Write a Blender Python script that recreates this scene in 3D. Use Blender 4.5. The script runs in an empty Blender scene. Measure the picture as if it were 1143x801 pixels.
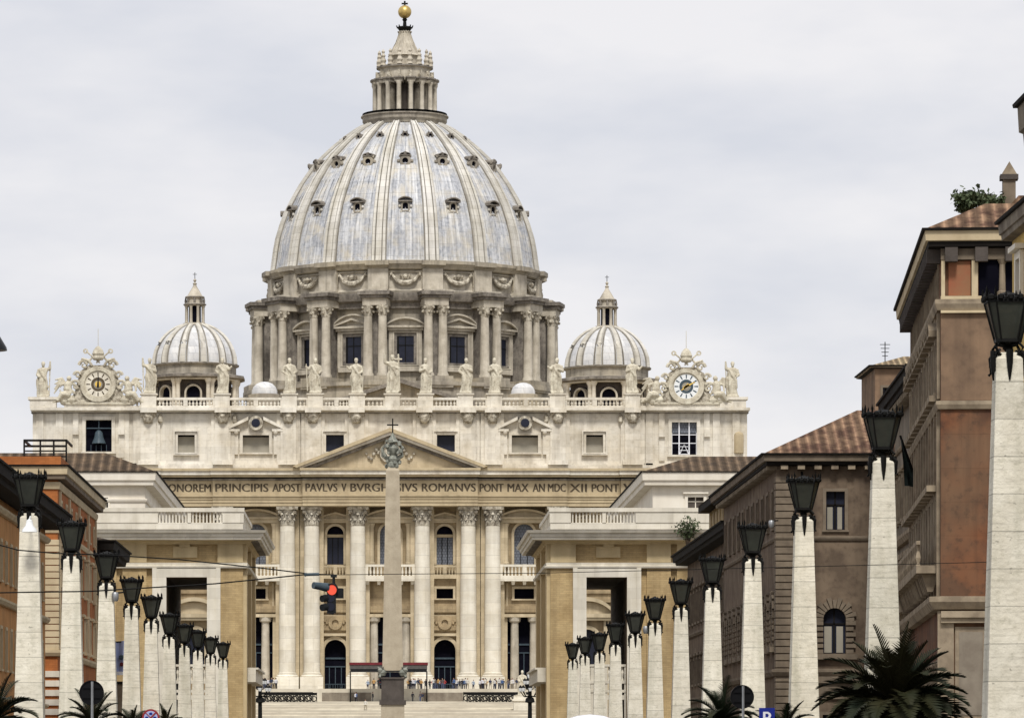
import bpy, math, random
from math import sin, cos, pi, radians as R, atan2, hypot
from mathutils import Vector, Matrix
sc = bpy.context.scene
col = sc.collection
# ---------------------------------------------------------------- camera, sky, sun, exposure
EYE = 3.0
cd = bpy.data.cameras.new('Camera'); cam = bpy.data.objects.new('Camera', cd); col.objects.link(cam)
cam.location = (0, 0, EYE); cam.rotation_euler = (pi/2, 0, 0)
cd.sensor_width = 36.0; cd.lens = 36.0*5220/1143
cd.shift_x = (571.5-427)/1143; cd.shift_y = (850-400.5)/1143
cd.clip_start = 1.0; cd.clip_end = 30000
sc.camera = cam
sc.view_settings.view_transform = 'Standard'; sc.view_settings.look = 'None'
sc.view_settings.exposure = 1.06; sc.view_settings.gamma = 1.0
SUN_EL, SUN_AZ = 53.0, 1.0       # azimuth measured from behind the camera, negative = to the left
w = bpy.data.worlds.new('World'); sc.world = w; w.use_nodes = True
nt = w.node_tree; N = nt.nodes; L = nt.links; N.clear()
out = N.new('ShaderNodeOutputWorld'); bg = N.new('ShaderNodeBackground'); bg.inputs[1].default_value = 0.1
sky = N.new('ShaderNodeTexSky'); sky.sky_type = 'NISHITA'; sky.sun_disc = False
sky.sun_elevation = R(SUN_EL); sky.sun_rotation = R(180+SUN_AZ)
tc = N.new('ShaderNodeTexCoord'); mp = N.new('ShaderNodeMapping'); mp.inputs['Scale'].default_value = (9, 9, 26)
nz = N.new('ShaderNodeTexNoise'); nz.inputs['Scale'].default_value = 1.0; nz.inputs['Detail'].default_value = 5; nz.inputs['Roughness'].default_value = .55
rp = N.new('ShaderNodeValToRGB')
rp.color_ramp.elements[0].position = .36; rp.color_ramp.elements[0].color = (3.3, 3.37, 3.66, 1)
rp.color_ramp.elements[1].position = .62; rp.color_ramp.elements[1].color = (4.15, 4.08, 4.16, 1)
mx = N.new('ShaderNodeMix'); mx.data_type = 'RGBA'; mx.inputs[0].default_value = .97
L.new(tc.outputs['Generated'], mp.inputs[0]); L.new(mp.outputs[0], nz.inputs[0]); L.new(nz.outputs[0], rp.inputs[0])
L.new(sky.outputs[0], mx.inputs[6]); L.new(rp.outputs[0], mx.inputs[7]); L.new(mx.outputs[2], bg.inputs[0]); L.new(bg.outputs[0], out.inputs[0])
sl = bpy.data.lights.new('Sun', 'SUN'); sl.energy = 1.5; sl.angle = R(12); sl.color = (1, .965, .91)
so = bpy.data.objects.new('Sun', sl); col.objects.link(so)
a = R(SUN_AZ); d = Vector((sin(a)*cos(R(SUN_EL)), -cos(a)*cos(R(SUN_EL)), sin(R(SUN_EL))))   # towards the sun
so.rotation_euler = d.to_track_quat('Z', 'Y').to_euler()

# ---------------------------------------------------------------- materials
def mat(name, c, c2=None, scale=.6, streak=0., brick=None, rough=.85, bump=.0, dirt=None, dirt_amt=.0, metal=0., dome=None, spec=.12, emit=0, alpha=1, contrast=1., tint=None, sfreq=.9, vein=0, pits=0):
    m = bpy.data.materials.new(name); m.use_nodes = True
    t = m.node_tree; n = t.nodes; l = t.links; b = n['Principled BSDF']
    b.inputs['Roughness'].default_value = rough; b.inputs['Metallic'].default_value = metal
    b.inputs['Specular IOR Level'].default_value = spec; b.inputs['Alpha'].default_value = alpha
    c2 = c2 or tuple(x*.8 for x in c)
    g = n.new('ShaderNodeNewGeometry'); pos = g.outputs['Position']
    if dome:
        s = n.new('ShaderNodeVectorMath'); s.operation = 'SUBTRACT'; s.inputs[1].default_value = dome; l.new(pos, s.inputs[0])
        x = n.new('ShaderNodeSeparateXYZ'); l.new(s.outputs[0], x.inputs[0])
        at = n.new('ShaderNodeMath'); at.operation = 'ARCTAN2'; l.new(x.outputs[0], at.inputs[0]); l.new(x.outputs[1], at.inputs[1])
        ml = n.new('ShaderNodeMath'); ml.operation = 'MULTIPLY'; ml.inputs[1].default_value = 24; l.new(at.outputs[0], ml.inputs[0])
        cb = n.new('ShaderNodeCombineXYZ'); l.new(ml.outputs[0], cb.inputs[0]); l.new(x.outputs[2], cb.inputs[2]); pos = cb.outputs[0]
    def noise(vec, sca, det, mscale=None):
        if mscale:
            q = n.new('ShaderNodeMapping'); q.inputs['Scale'].default_value = mscale; l.new(vec, q.inputs[0]); vec = q.outputs[0]
        z = n.new('ShaderNodeTexNoise'); z.inputs['Scale'].default_value = sca; z.inputs['Detail'].default_value = det; z.inputs['Roughness'].default_value = .6
        l.new(vec, z.inputs['Vector']); return z.outputs[0]
    def ramp(v, a0, a1, k0=0., k1=1.):
        r_ = n.new('ShaderNodeMapRange'); r_.inputs[1].default_value = a0; r_.inputs[2].default_value = a1
        r_.inputs[3].default_value = k0; r_.inputs[4].default_value = k1; l.new(v, r_.inputs[0]); return r_.outputs[0]
    def mixc(f, ca, cb_):
        q = n.new('ShaderNodeMix'); q.data_type = 'RGBA'; l.new(f, q.inputs[0])
        for s_, v in ((6, ca), (7, cb_)):
            if isinstance(v, tuple): q.inputs[s_].default_value = (*v[:3], 1)
            else: l.new(v, q.inputs[s_])
        return q.outputs[2]
    base = mixc(ramp(noise(pos, scale, 6), .5-.18/contrast, .5+.18/contrast), c, c2)
    if tint: base = mixc(ramp(noise(pos, scale*.23, 3), .45, .68), base, tint)
    if streak:
        base = mixc(ramp(noise(pos, 1.0, 5, (sfreq, sfreq, sfreq*.07)), .47, .70, 0, streak), base, dirt or tuple(x*.42 for x in c2))
    if dirt_amt:
        base = mixc(ramp(noise(pos, scale*4, 5), .54, .72, 0, dirt_amt), base, dirt or tuple(x*.4 for x in c2))
    if pits:
        base = mixc(ramp(noise(pos, 1.0, 3, (7, 7, 15)), .66, .71, 0, pits), base, tuple(x*.3 for x in c2))
    if vein:
        base = mixc(ramp(noise(pos, 1.0, 6, (1.1, 1.1, 15)), .50, .66, 0, vein), base, tuple(x*.55 for x in c2))
    if brick:
        bw, bh, mo, cm = brick
        x = n.new('ShaderNodeSeparateXYZ'); l.new(pos, x.inputs[0])
        ad = n.new('ShaderNodeMath'); ad.operation = 'ADD'; l.new(x.outputs[0], ad.inputs[0]); l.new(x.outputs[1], ad.inputs[1])
        cb = n.new('ShaderNodeCombineXYZ'); l.new(ad.outputs[0], cb.inputs[0]); l.new(x.outputs[2], cb.inputs[1])
        br = n.new('ShaderNodeTexBrick'); br.inputs['Scale'].default_value = 1; br.inputs['Brick Width'].default_value = bw; br.inputs['Row Height'].default_value = bh
        br.inputs['Mortar Size'].default_value = mo; br.inputs['Mortar Smooth'].default_value = .3
        br.inputs['Color1'].default_value = (1, 1, 1, 1); br.inputs['Color2'].default_value = (.84, .84, .84, 1); br.inputs['Mortar'].default_value = (cm, cm, cm, 1)
        l.new(cb.outputs[0], br.inputs[0])
        q = n.new('ShaderNodeMix'); q.data_type = 'RGBA'; q.blend_type = 'MULTIPLY'; q.inputs[0].default_value = 1
        l.new(base, q.inputs[6]); l.new(br.outputs[0], q.inputs[7]); base = q.outputs[2]
    l.new(base, b.inputs['Base Color'])
    if bump:
        bp = n.new('ShaderNodeBump'); bp.inputs['Strength'].default_value = .6; bp.inputs['Distance'].default_value = bump
        l.new(noise(pos, scale*6, 4), bp.inputs['Height']); l.new(bp.outputs[0], b.inputs['Normal'])
    if emit:
        b.inputs['Emission Color'].default_value = (*c, 1); b.inputs['Emission Strength'].default_value = emit
    return m

def tile_mat(name, c, c2, pitch, axis):
    """Roman tiles: rows of ridges running down the slope; axis 0 -> ridges spaced along x, 1 -> along y"""
    m = mat(name, c, c2, scale=1.2, dirt_amt=.5, contrast=2)
    t = m.node_tree; n = t.nodes; l = t.links; b = n['Principled BSDF']
    tcx = n.new('ShaderNodeTexCoord'); x = n.new('ShaderNodeSeparateXYZ'); l.new(tcx.outputs['Object'], x.inputs[0])
    src = b.inputs['Base Color'].links[0].from_socket
    def wave(sock, p):
        a = n.new('ShaderNodeMath'); a.operation = 'MULTIPLY'; a.inputs[1].default_value = 2*pi/p; l.new(sock, a.inputs[0])
        s = n.new('ShaderNodeMath'); s.operation = 'SINE'; l.new(a.outputs[0], s.inputs[0]); return s.outputs[0]
    g = n.new('ShaderNodeNewGeometry'); gx = n.new('ShaderNodeSeparateXYZ'); l.new(g.outputs['True Normal'], gx.inputs[0])
    ab = [n.new('ShaderNodeMath') for _ in range(2)]
    for i in (0, 1): ab[i].operation = 'ABSOLUTE'; l.new(gx.outputs[i], ab[i].inputs[0])
    gt = n.new('ShaderNodeMath'); gt.operation = 'GREATER_THAN'; l.new(ab[1].outputs[0], gt.inputs[0]); l.new(ab[0].outputs[0], gt.inputs[1])
    q = n.new('ShaderNodeMix'); q.data_type = 'FLOAT'; l.new(gt.outputs[0], q.inputs[0])
    l.new(wave(x.outputs[1], pitch), q.inputs[2]); l.new(wave(x.outputs[0], pitch), q.inputs[3])
    mr = n.new('ShaderNodeMapRange'); mr.inputs[1].default_value = -1; mr.inputs[2].default_value = .2; mr.inputs[3].default_value = .38; mr.inputs[4].default_value = 1
    l.new(q.outputs[0], mr.inputs[0])
    k = n.new('ShaderNodeMix'); k.data_type = 'RGBA'; k.blend_type = 'MULTIPLY'; k.inputs[0].default_value = 1
    cc = n.new('ShaderNodeCombineColor'); [l.new(mr.outputs[0], cc.inputs[i]) for i in range(3)]
    l.new(src, k.inputs[6]); l.new(cc.outputs[0], k.inputs[7]); l.new(k.outputs[2], b.inputs['Base Color'])
    bp = n.new('ShaderNodeBump'); bp.inputs['Distance'].default_value = pitch*.25; l.new(q.outputs[0], bp.inputs['Height']); l.new(bp.outputs[0], b.inputs['Normal'])
    return m

CX, CY = 4.2, 885.0      # dome axis
M = {}
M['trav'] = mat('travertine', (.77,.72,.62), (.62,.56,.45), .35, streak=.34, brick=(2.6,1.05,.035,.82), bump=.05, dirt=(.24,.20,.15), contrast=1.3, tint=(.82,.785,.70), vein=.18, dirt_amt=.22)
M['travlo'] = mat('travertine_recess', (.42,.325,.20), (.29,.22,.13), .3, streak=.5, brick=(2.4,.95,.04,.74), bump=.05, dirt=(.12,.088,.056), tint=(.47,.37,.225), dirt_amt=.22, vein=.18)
M['travcol'] = mat('travertine_column', (.80,.76,.66), (.67,.615,.50), .5, streak=.25, brick=(9,1.9,.05,.78), dirt=(.32,.27,.2), bump=.04, vein=.18)
M['carve'] = mat('carved_travertine', (.66,.61,.50), (.24,.205,.155), 1.6, streak=.5, dirt=(.075,.065,.05), dirt_amt=.7, bump=.15, contrast=1.4)
M['frieze'] = mat('frieze_stone', (.52,.43,.28), (.42,.34,.22), .4, streak=.35, dirt=(.2,.16,.1), vein=.18)
M['pedim']  = mat('pediment_stone', (.62,.52,.36), (.46,.38,.25), .4, streak=.35, dirt=(.2,.16,.1), brick=(2.2,1.0,.03,.85), vein=.18)
M['statue'] = mat('weathered_marble', (.66,.62,.50), (.44,.39,.30), 1.3, streak=.4, dirt=(.13,.11,.085), dirt_amt=.6)
M['drum'] = mat('drum_stone', (.43,.39,.32), (.27,.24,.20), .35, streak=.6, brick=(2.2,1.0,.04,.72), dirt=(.10,.09,.075), bump=.05, tint=(.48,.42,.31), vein=.18, dirt_amt=.22)
M['drumlt'] = mat('drum_columns_stone', (.58,.53,.44), (.38,.34,.27), .6, streak=.5, dirt=(.12,.105,.085), bump=.05, vein=.18)
M['darkcor'] = mat('dark_shade_cornice_stone', (.30,.27,.23), (.13,.115,.10), .8, streak=.55, dirt=(.05,.045,.04), dirt_amt=.5)  # dark stone tone that paints shade on cornices, reveals and gaps
M['lead'] = mat('lead_sheet', (.49,.50,.525), (.30,.315,.345), 1.6, streak=.72, dirt=(.85,.85,.84), dome=(CX,CY,0), brick=(1.88,2.4,.035,.62), rough=.6, spec=.25, tint=(.56,.52,.44), contrast=1.5, sfreq=1.9)
M['leads'] = mat('small_lead_sheet', (.66,.65,.63), (.52,.53,.55), .7, streak=.5, dirt=(.82,.82,.81), brick=(1.1,1.2,.05,.72), rough=.55)
M['rib'] = mat('rib_stone', (.66,.635,.57), (.50,.47,.40), .5, streak=.45, dome=(CX,CY,0), dirt=(.22,.19,.15), tint=(.74,.72,.68), brick=(30,1.3,.06,.75), sfreq=1.5)
M['dark'] = mat('dark_interior', (.008,.008,.013), (.005,.005,.009), 1, rough=1, spec=0)
M['glass'] = mat('dark_window_glass', (.022,.025,.04), (.014,.016,.028), .7, rough=.3, spec=.18)
M['gglass'] = mat('grey_leaded_glass', (.20,.215,.25), (.13,.145,.175), 1.2, rough=.4, spec=.3, brick=(.45,.45,.05,.45))
M['blind']  = mat('pale_window_blind', (.36,.33,.27), (.29,.27,.22), .6, rough=.7)
M['iron'] = mat('black_iron', (.006,.006,.006), (.011,.011,.010), 3, rough=.6, spec=.12)
M['lampgl'] = mat('smoky_lamp_glass', (.055,.06,.048), (.028,.03,.026), 1.3, rough=.35, spec=.25, alpha=.88)
M['gold']   = mat('gilded_bronze', (.62,.45,.16), (.42,.31,.12), 1.5, rough=.38, metal=.6)
M['goldp']  = mat('gold_paint', (.75,.52,.12), (.65,.42,.1), 2, rough=.5)
M['bronze'] = mat('green_bronze', (.34,.35,.30), (.12,.125,.105), 2.2, rough=.55, metal=.2)
M['granite'] = mat('red_granite', (.46,.40,.30), (.36,.305,.225), .9, streak=.3, dirt=(.2,.165,.12), bump=.05)
M['granited']=mat('dark_granite_and_shade_stone', (.10,.085,.075), (.065,.055,.048), 1.2, streak=.3, bump=.04)  # pedestal granite; also paints shade on the lantern and small drum cores
M['obel'] = mat('lamp_obelisk_travertine', (.86,.815,.69), (.74,.69,.565), 1.6, streak=.42, brick=(3000,.78,.014,.58), dirt=(.33,.33,.24), dirt_amt=.3, bump=.03, contrast=1.3, vein=.38, sfreq=1.6, pits=.6)
M['propy'] = mat('ochre_roman_brick', (.55,.41,.215), (.43,.31,.155), .8, brick=(.5,.14,.014,.72), streak=.45, dirt=(.22,.16,.09), contrast=1.4, dirt_amt=.15)
M['proptr'] = mat('pale_trim_travertine', (.80,.755,.65), (.66,.61,.50), .8, streak=.3, dirt=(.3,.26,.19), brick=(1.8,.8,.015,.82))
M['propst'] = mat('tan_pilaster_stone', (.60,.485,.29), (.49,.385,.22), .8, streak=.4, dirt=(.24,.185,.11))
M['white'] = mat('cream_plaster', (.80,.755,.66), (.70,.645,.545), .5, streak=.35, dirt=(.42,.37,.29))
M['brown'] = mat('umber_plaster', (.20,.15,.105), (.125,.092,.066), .9, streak=.6, dirt=(.06,.045,.034), dirt_amt=.3, contrast=1.6)
M['browntr'] = mat('umber_trim_stone', (.23,.185,.135), (.145,.115,.085), 1.5, streak=.45, dirt=(.06,.048,.036))
M['red'] = mat('russet_plaster', (.20,.085,.043), (.10,.05,.032), .9, streak=.7, dirt=(.055,.038,.028), dirt_amt=.4, contrast=1.9, tint=(.185,.115,.07), brick=(3000,1.3,.02,.85))
M['redtr'] = mat('brownish_travertine_trim', (.36,.295,.21), (.22,.175,.125), 1.3, streak=.55, dirt=(.08,.062,.045), contrast=1.4)
M['redpan'] = mat('terracotta_panel', (.30,.10,.055), (.26,.14,.075), 1.0)
M['rust'] = mat('rust_brick', (.47,.17,.055), (.36,.125,.042), .9, brick=(.4,.12,.012,.75), streak=.35, dirt=(.14,.06,.03))
M['orange'] = mat('orange_ochre_plaster', (.56,.29,.11), (.43,.21,.075), .6, streak=.45, dirt=(.2,.11,.05))
M['cream']  = mat('cream_trim', (.60,.50,.33), (.48,.39,.25), 1.2, streak=.35, dirt=(.24,.18,.11))
M['yellow'] = mat('yellow_plaster', (.60,.43,.15), (.50,.35,.12), .8, streak=.3, dirt=(.33,.23,.1))
M['ochre']  = mat('dull_ochre_plaster', (.33,.235,.105), (.25,.175,.08), .8, streak=.35, dirt=(.13,.09,.05))
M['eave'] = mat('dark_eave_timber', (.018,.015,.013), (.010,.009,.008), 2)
M['grey'] = mat('grey_plaster', (.27,.235,.185), (.18,.15,.118), .8, streak=.5, dirt=(.07,.058,.045), contrast=1.4)
M['tile'] = tile_mat('roman_tiles', (.34,.215,.135), (.15,.085,.058), .5, 0)
M['tiled'] = tile_mat('old_brown_tiles', (.20,.14,.09), (.125,.09,.062), .8, 0)
M['upbrown'] = mat('brown_upper_plaster', (.25,.165,.105), (.165,.11,.074), .6, streak=.55, dirt=(.08,.058,.042), dirt_amt=.3, contrast=1.5)
M['pave2']  = mat('mid_grey_steps', (.48,.44,.36), (.38,.34,.28), .3)
M['ribd']   = mat('rib_groove_stone', (.27,.25,.215), (.17,.155,.13), .6, streak=.4, dirt=(.50,.48,.43))  # groove tone: dirt plus the shade between rails, put into the colour
M['tiletan'] = tile_mat('sunbleached_tiles', (.46,.36,.22), (.30,.22,.14), .42, 0)
M['ink'] = mat('dark_letters', (.075,.058,.04), (.11,.088,.06), 2)
M['asph']   = mat('asphalt', (.05,.05,.052), (.04,.04,.042), 2)
M['paving'] = mat('pale_paving', (.26,.24,.20), (.20,.18,.15), .5, brick=(1.5,1.5,.02,.8))
M['steps']  = mat('pale_steps_stone', (.66,.61,.50), (.50,.45,.36), .15, streak=.2, contrast=1.6)
M['leaf'] = mat('palm_leaf', (.012,.020,.008), (.005,.008,.004), 2, rough=.6, spec=.15, tint=(.035,.032,.014))
M['leaf2'] = mat('shrub_leaf', (.055,.075,.035), (.09,.11,.06), 3, rough=.6)
M['trunk']  = mat('palm_trunk', (.09,.065,.045), (.05,.036,.025), 3, bump=.03)
M['redfab'] = mat('dark_red_fabric', (.16,.03,.035), (.11,.02,.025), 2)
M['gfab']   = mat('grey_canopy_fabric', (.10,.095,.09), (.07,.065,.06), 2)
M['signbk'] = mat('black_sign_back', (.007,.007,.008), (.005,.005,.006), 3, rough=.5)
M['pole']   = mat('galvanised_pole', (.36,.37,.38), (.28,.29,.3), 3, metal=.6, rough=.45)
M['blue'] = mat('sign_blue', (.015,.03,.25), (.015,.025,.2), 3, rough=.5)
M['signred']= mat('sign_red', (.30,.035,.04), (.25,.03,.035), 3, rough=.4)
M['wht']    = mat('white_enamel', (.75,.76,.80), (.7,.71,.76), 3, rough=.35)
M['banner'] = mat('blue_banner', (.34,.40,.66), (.42,.47,.70), 2)
M['black']  = mat('black_plastic', (.012,.013,.014), (.02,.022,.024), 4, rough=.35)
M['visor'] = mat('grey_blue_visor', (.07,.095,.115), (.045,.065,.08), 4, rough=.4)
M['redlit'] = mat('lit_red_lens', (.62,.08,.045), (.5,.06,.035), 4, emit=.35)
M['skin']   = mat('skin', (.45,.28,.2), (.4,.25,.18), 3)
M['van']    = mat('white_van_paint', (.72,.73,.82), (.69,.70,.78), 2, rough=.25, spec=.5)
M['flag']   = mat('dark_flag_cloth', (.02,.024,.024), (.012,.02,.016), 2)
M['globe']  = mat('white_lamp_globe', (.78,.80,.80), (.7,.72,.72), 3, rough=.3)

# ---------------------------------------------------------------- mesh builder
class MB:
    def __init__(s, fr=None):
        s.v = []; s.f = []; s.m = []; s.mats = []; s.fr = fr; s.mi = 0
    def use(s, m):
        if m not in s.mats: s.mats.append(m)
        s.mi = s.mats.index(m); return s
    def P(s, p):
        if s.fr:
            ox, oy, ux, uy = s.fr; return (ox+p[0]*ux-p[1]*uy, oy+p[0]*uy+p[1]*ux, p[2])
        return p
    def add(s, vs, fs):
        n = len(s.v); s.v += [s.P(p) for p in vs]; s.f += [[i+n for i in f] for f in fs]; s.m += [s.mi]*len(fs)
    def quad(s, a, b, c, d): s.add([a, b, c, d], [[0, 1, 2, 3]])
    def box(s, x0, x1, y0, y1, z0, z1):
        s.add([(x0,y0,z0),(x1,y0,z0),(x1,y1,z0),(x0,y1,z0),(x0,y0,z1),(x1,y0,z1),(x1,y1,z1),(x0,y1,z1)],
              [[0,3,2,1],[4,5,6,7],[0,1,5,4],[1,2,6,5],[2,3,7,6],[3,0,4,7]])
    def taper(s, cx, cy, z0, z1, w0, w1, d0=None, d1=None):
        d0 = w0 if d0 is None else d0; d1 = w1 if d1 is None else d1
        s.add([(cx-w0,cy-d0,z0),(cx+w0,cy-d0,z0),(cx+w0,cy+d0,z0),(cx-w0,cy+d0,z0),(cx-w1,cy-d1,z1),(cx+w1,cy-d1,z1),(cx+w1,cy+d1,z1),(cx-w1,cy+d1,z1)],
              [[0,3,2,1],[4,5,6,7],[0,1,5,4],[1,2,6,5],[2,3,7,6],[3,0,4,7]])
    def prism(s, poly, y0, y1):          # poly in (x,z), extruded along y
        k = len(poly)
        s.add([(x,y0,z) for x,z in poly]+[(x,y1,z) for x,z in poly],
              [list(range(k)), list(range(2*k-1,k-1,-1))]+[[i,i+k,(i+1)%k+k,(i+1)%k] for i in range(k)])
    def prismz(s, poly, z0, z1):
        k = len(poly)
        s.add([(x,y,z0) for x,y in poly]+[(x,y,z1) for x,y in poly],
              [list(range(k-1,-1,-1)), list(range(k,2*k))]+[[i,(i+1)%k,(i+1)%k+k,i+k] for i in range(k)])
    def lathe(s, prof, cx, cy, n=24, a0=0, a1=2*pi, cap=True, sx=1, sy=1, mod=None):
        full = abs(a1-a0-2*pi) < 1e-6; k = n if full else n+1; vs = []
        for i in range(k):
            t = a0+(a1-a0)*i/n
            for r, z in prof:
                q = r*(mod(t, z) if mod else 1); vs.append((cx+q*cos(t)*sx, cy+q*sin(t)*sy, z))
        p = len(prof); fs = []
        for i in range(n):
            j = (i+1) % k
            for q in range(p-1): fs.append([i*p+q, j*p+q, j*p+q+1, i*p+q+1])
        if full and cap:
            if prof[0][0] > 1e-4: fs.append([i*p for i in range(k)][::-1])
            if prof[-1][0] > 1e-4: fs.append([i*p+p-1 for i in range(k)])
        s.add(vs, fs)
    def tube(s, pts, rs, n=8):
        if not isinstance(rs, (list, tuple)): rs = [rs]*len(pts)
        P_ = [Vector(p) for p in pts]; vs = []; up = Vector((.12, .2, 1)).normalized()
        for i, p in enumerate(P_):
            t = (P_[min(i+1, len(P_)-1)]-P_[max(i-1, 0)]).normalized()
            a = t.cross(up if abs(t.dot(up)) < .95 else Vector((1, 0, .1))).normalized(); b = t.cross(a)
            for k in range(n):
                q = p+(a*cos(2*pi*k/n)+b*sin(2*pi*k/n))*rs[i]; vs.append(tuple(q))
        m = len(P_); fs = [[i*n+k, i*n+(k+1)%n, (i+1)*n+(k+1)%n, (i+1)*n+k] for i in range(m-1) for k in range(n)]
        fs += [list(range(n))[::-1], list(range((m-1)*n, m*n))]
        s.add(vs, fs)
    def ball(s, c, r, n=12, sx=1, sy=1, sz=1, half=False):
        pr = [(r*cos(t), c[2]+sz*r*sin(t)) for t in [(-pi/2 if not half else 0)+(pi if not half else pi/2)*i/(n//2) for i in range(n//2+1)]]
        s.lathe([(max(a, 1e-5), z) for a, z in pr], c[0], c[1], n, cap=half, sx=sx, sy=sy)
    def disc(s, cx, cz, r, y0, y1, n=32, r2=None):     # drum facing -y ; annulus if r2
        if r2:
            vs = []; 
            for i in range(n):
                t = 2*pi*i/n
                vs += [(cx+r*cos(t), y0, cz+r*sin(t)), (cx+r2*cos(t), y0, cz+r2*sin(t)), (cx+r*cos(t), y1, cz+r*sin(t)), (cx+r2*cos(t), y1, cz+r2*sin(t))]
            fs = []
            for i in range(n):
                a_ = 4*i; b_ = 4*((i+1) % n)
                fs += [[a_, a_+1, b_+1, b_], [a_, b_, b_+2, a_+2], [a_+1, a_+3, b_+3, b_+1]]
            s.add(vs, fs)
        else: s.prism([(cx+r*cos(2*pi*i/n), cz+r*sin(2*pi*i/n)) for i in range(n)], y0, y1)
    def ringcor(s, x0, x1, y0, y1, prof):     # moulding swept round a rectangle, prof = [(out, z)]
        vs = []
        for o, z in prof: vs += [(x0-o,y0-o,z),(x1+o,y0-o,z),(x1+o,y1+o,z),(x0-o,y1+o,z)]
        fs = [[4*i+k, 4*i+(k+1)%4, 4*i+4+(k+1)%4, 4*i+4+k] for i in range(len(prof)-1) for k in range(4)]
        s.add(vs, fs)
    def build(s, name, m=None, parent=None, root=None, smooth=True, ang=35):
        me = bpy.data.meshes.new(name); o = bpy.data.objects.new(name, me); col.objects.link(o)
        org = Vector(root.location) if root is not None else Vector((0, 0, 0))
        if parent is None and root is None and s.v:      # a single-mesh thing: origin at its base centre
            xs = [p[0] for p in s.v]; ys = [p[1] for p in s.v]; zs = [p[2] for p in s.v]
            org = Vector(((min(xs)+max(xs))/2, (min(ys)+max(ys))/2, min(zs)))
            o.location = org
        me.from_pydata([(p[0]-org.x, p[1]-org.y, p[2]-org.z) for p in s.v], [], s.f)
        if s.mats:
            for q in s.mats: me.materials.append(M[q])
            me.polygons.foreach_set('material_index', s.m)
        else: me.materials.append(M[m])
        me.update()
        if smooth:
            me.polygons.foreach_set('use_smooth', [True]*len(me.polygons)); me.set_sharp_from_angle(angle=R(ang))
        if parent is not None: o.parent = parent
        return o
def fix_normals(o):
    import bmesh
    b = bmesh.new(); b.from_mesh(o.data); bmesh.ops.recalc_face_normals(b, faces=b.faces); b.to_mesh(o.data); b.free()
def empty(name, loc, label, cat, group=None, rotz=0):
    o = bpy.data.objects.new(name, None); col.objects.link(o); o.location = loc; o.rotation_euler = (0, 0, rotz); o.empty_display_size = .5
    tag(o, label, cat, group); return o
def tag(o, label=None, cat=None, group=None, kind=None):
    if label: o['label'] = label
    if cat: o['category'] = cat
    if group: o['group'] = group
    if kind: o['kind'] = kind
    return o
def kids(o): return [c for c in bpy.data.objects if c.parent == o]
def copy_tree(o, parent=None):
    c = o.copy(); col.objects.link(c)
    if parent: c.parent = parent
    for ch in kids(o): copy_tree(ch, c)
    return c
def voxel(o, size):
    md = o.modifiers.new('r', 'REMESH'); md.mode = 'VOXEL'; md.voxel_size = size; md.use_smooth_shade = True
    dg = bpy.context.evaluated_depsgraph_get(); me = bpy.data.meshes.new_from_object(o.evaluated_get(dg)); o.modifiers.clear()
    old = o.data; o.data = me; bpy.data.meshes.remove(old); me.polygons.foreach_set('use_smooth', [True]*len(me.polygons)); return o

def holed(mb, x0, x1, z0, z1, holes, y=0., depth=.5, seg=12):
    """front wall sheet with openings; holes = (xa, xb, za, zb, arched)"""
    hs = [h for h in holes if h[0] < x1 and h[1] > x0 and h[2] < z1 and h[3] > z0]
    xs = sorted({x0, x1, *[min(max(v, x0), x1) for h in hs for v in h[:2]]}); zs = sorted({z0, z1, *[min(max(v, z0), z1) for h in hs for v in h[2:4]]})
    for i in range(len(xs)-1):
        for j in range(len(zs)-1):
            cx = (xs[i]+xs[i+1])/2; cz = (zs[j]+zs[j+1])/2
            if any(h[0] < cx < h[1] and h[2] < cz < h[3] for h in hs): continue
            mb.quad((xs[i],y,zs[j]), (xs[i+1],y,zs[j]), (xs[i+1],y,zs[j+1]), (xs[i],y,zs[j+1]))
    for h in hs:
        xa, xb, za, zb = h[:4]; e = y+depth
        if len(h) > 4 and h[4]:
            r = (xb-xa)/2; c = (xa+xb)/2; zc = zb-r
            arc = [(c+r*cos(pi*k/seg), zc+r*sin(pi*k/seg)) for k in range(seg+1)]   # right -> left
            for k in range(seg):
                a_, b_ = arc[k], arc[k+1]
                cr = xb if (a_[0]+b_[0])/2 > c else xa
                mb.add([(cr,y,zb), (b_[0],y,b_[1]), (a_[0],y,a_[1])], [[0,1,2]])
                mb.quad((a_[0],y,a_[1]), (b_[0],y,b_[1]), (b_[0],e,b_[1]), (a_[0],e,a_[1]))
            for xx in (xa, xb): mb.quad((xx,y,za), (xx,y,zc), (xx,e,zc), (xx,e,za))
        else:
            zc = zb; mb.quad((xa,y,zb), (xb,y,zb), (xb,e,zb), (xa,e,zb))
            for xx in (xa, xb): mb.quad((xx,y,za), (xx,y,zb), (xx,e,zb), (xx,e,za))
        mb.quad((xa,y,za), (xa,e,za), (xb,e,za), (xb,y,za))
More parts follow.
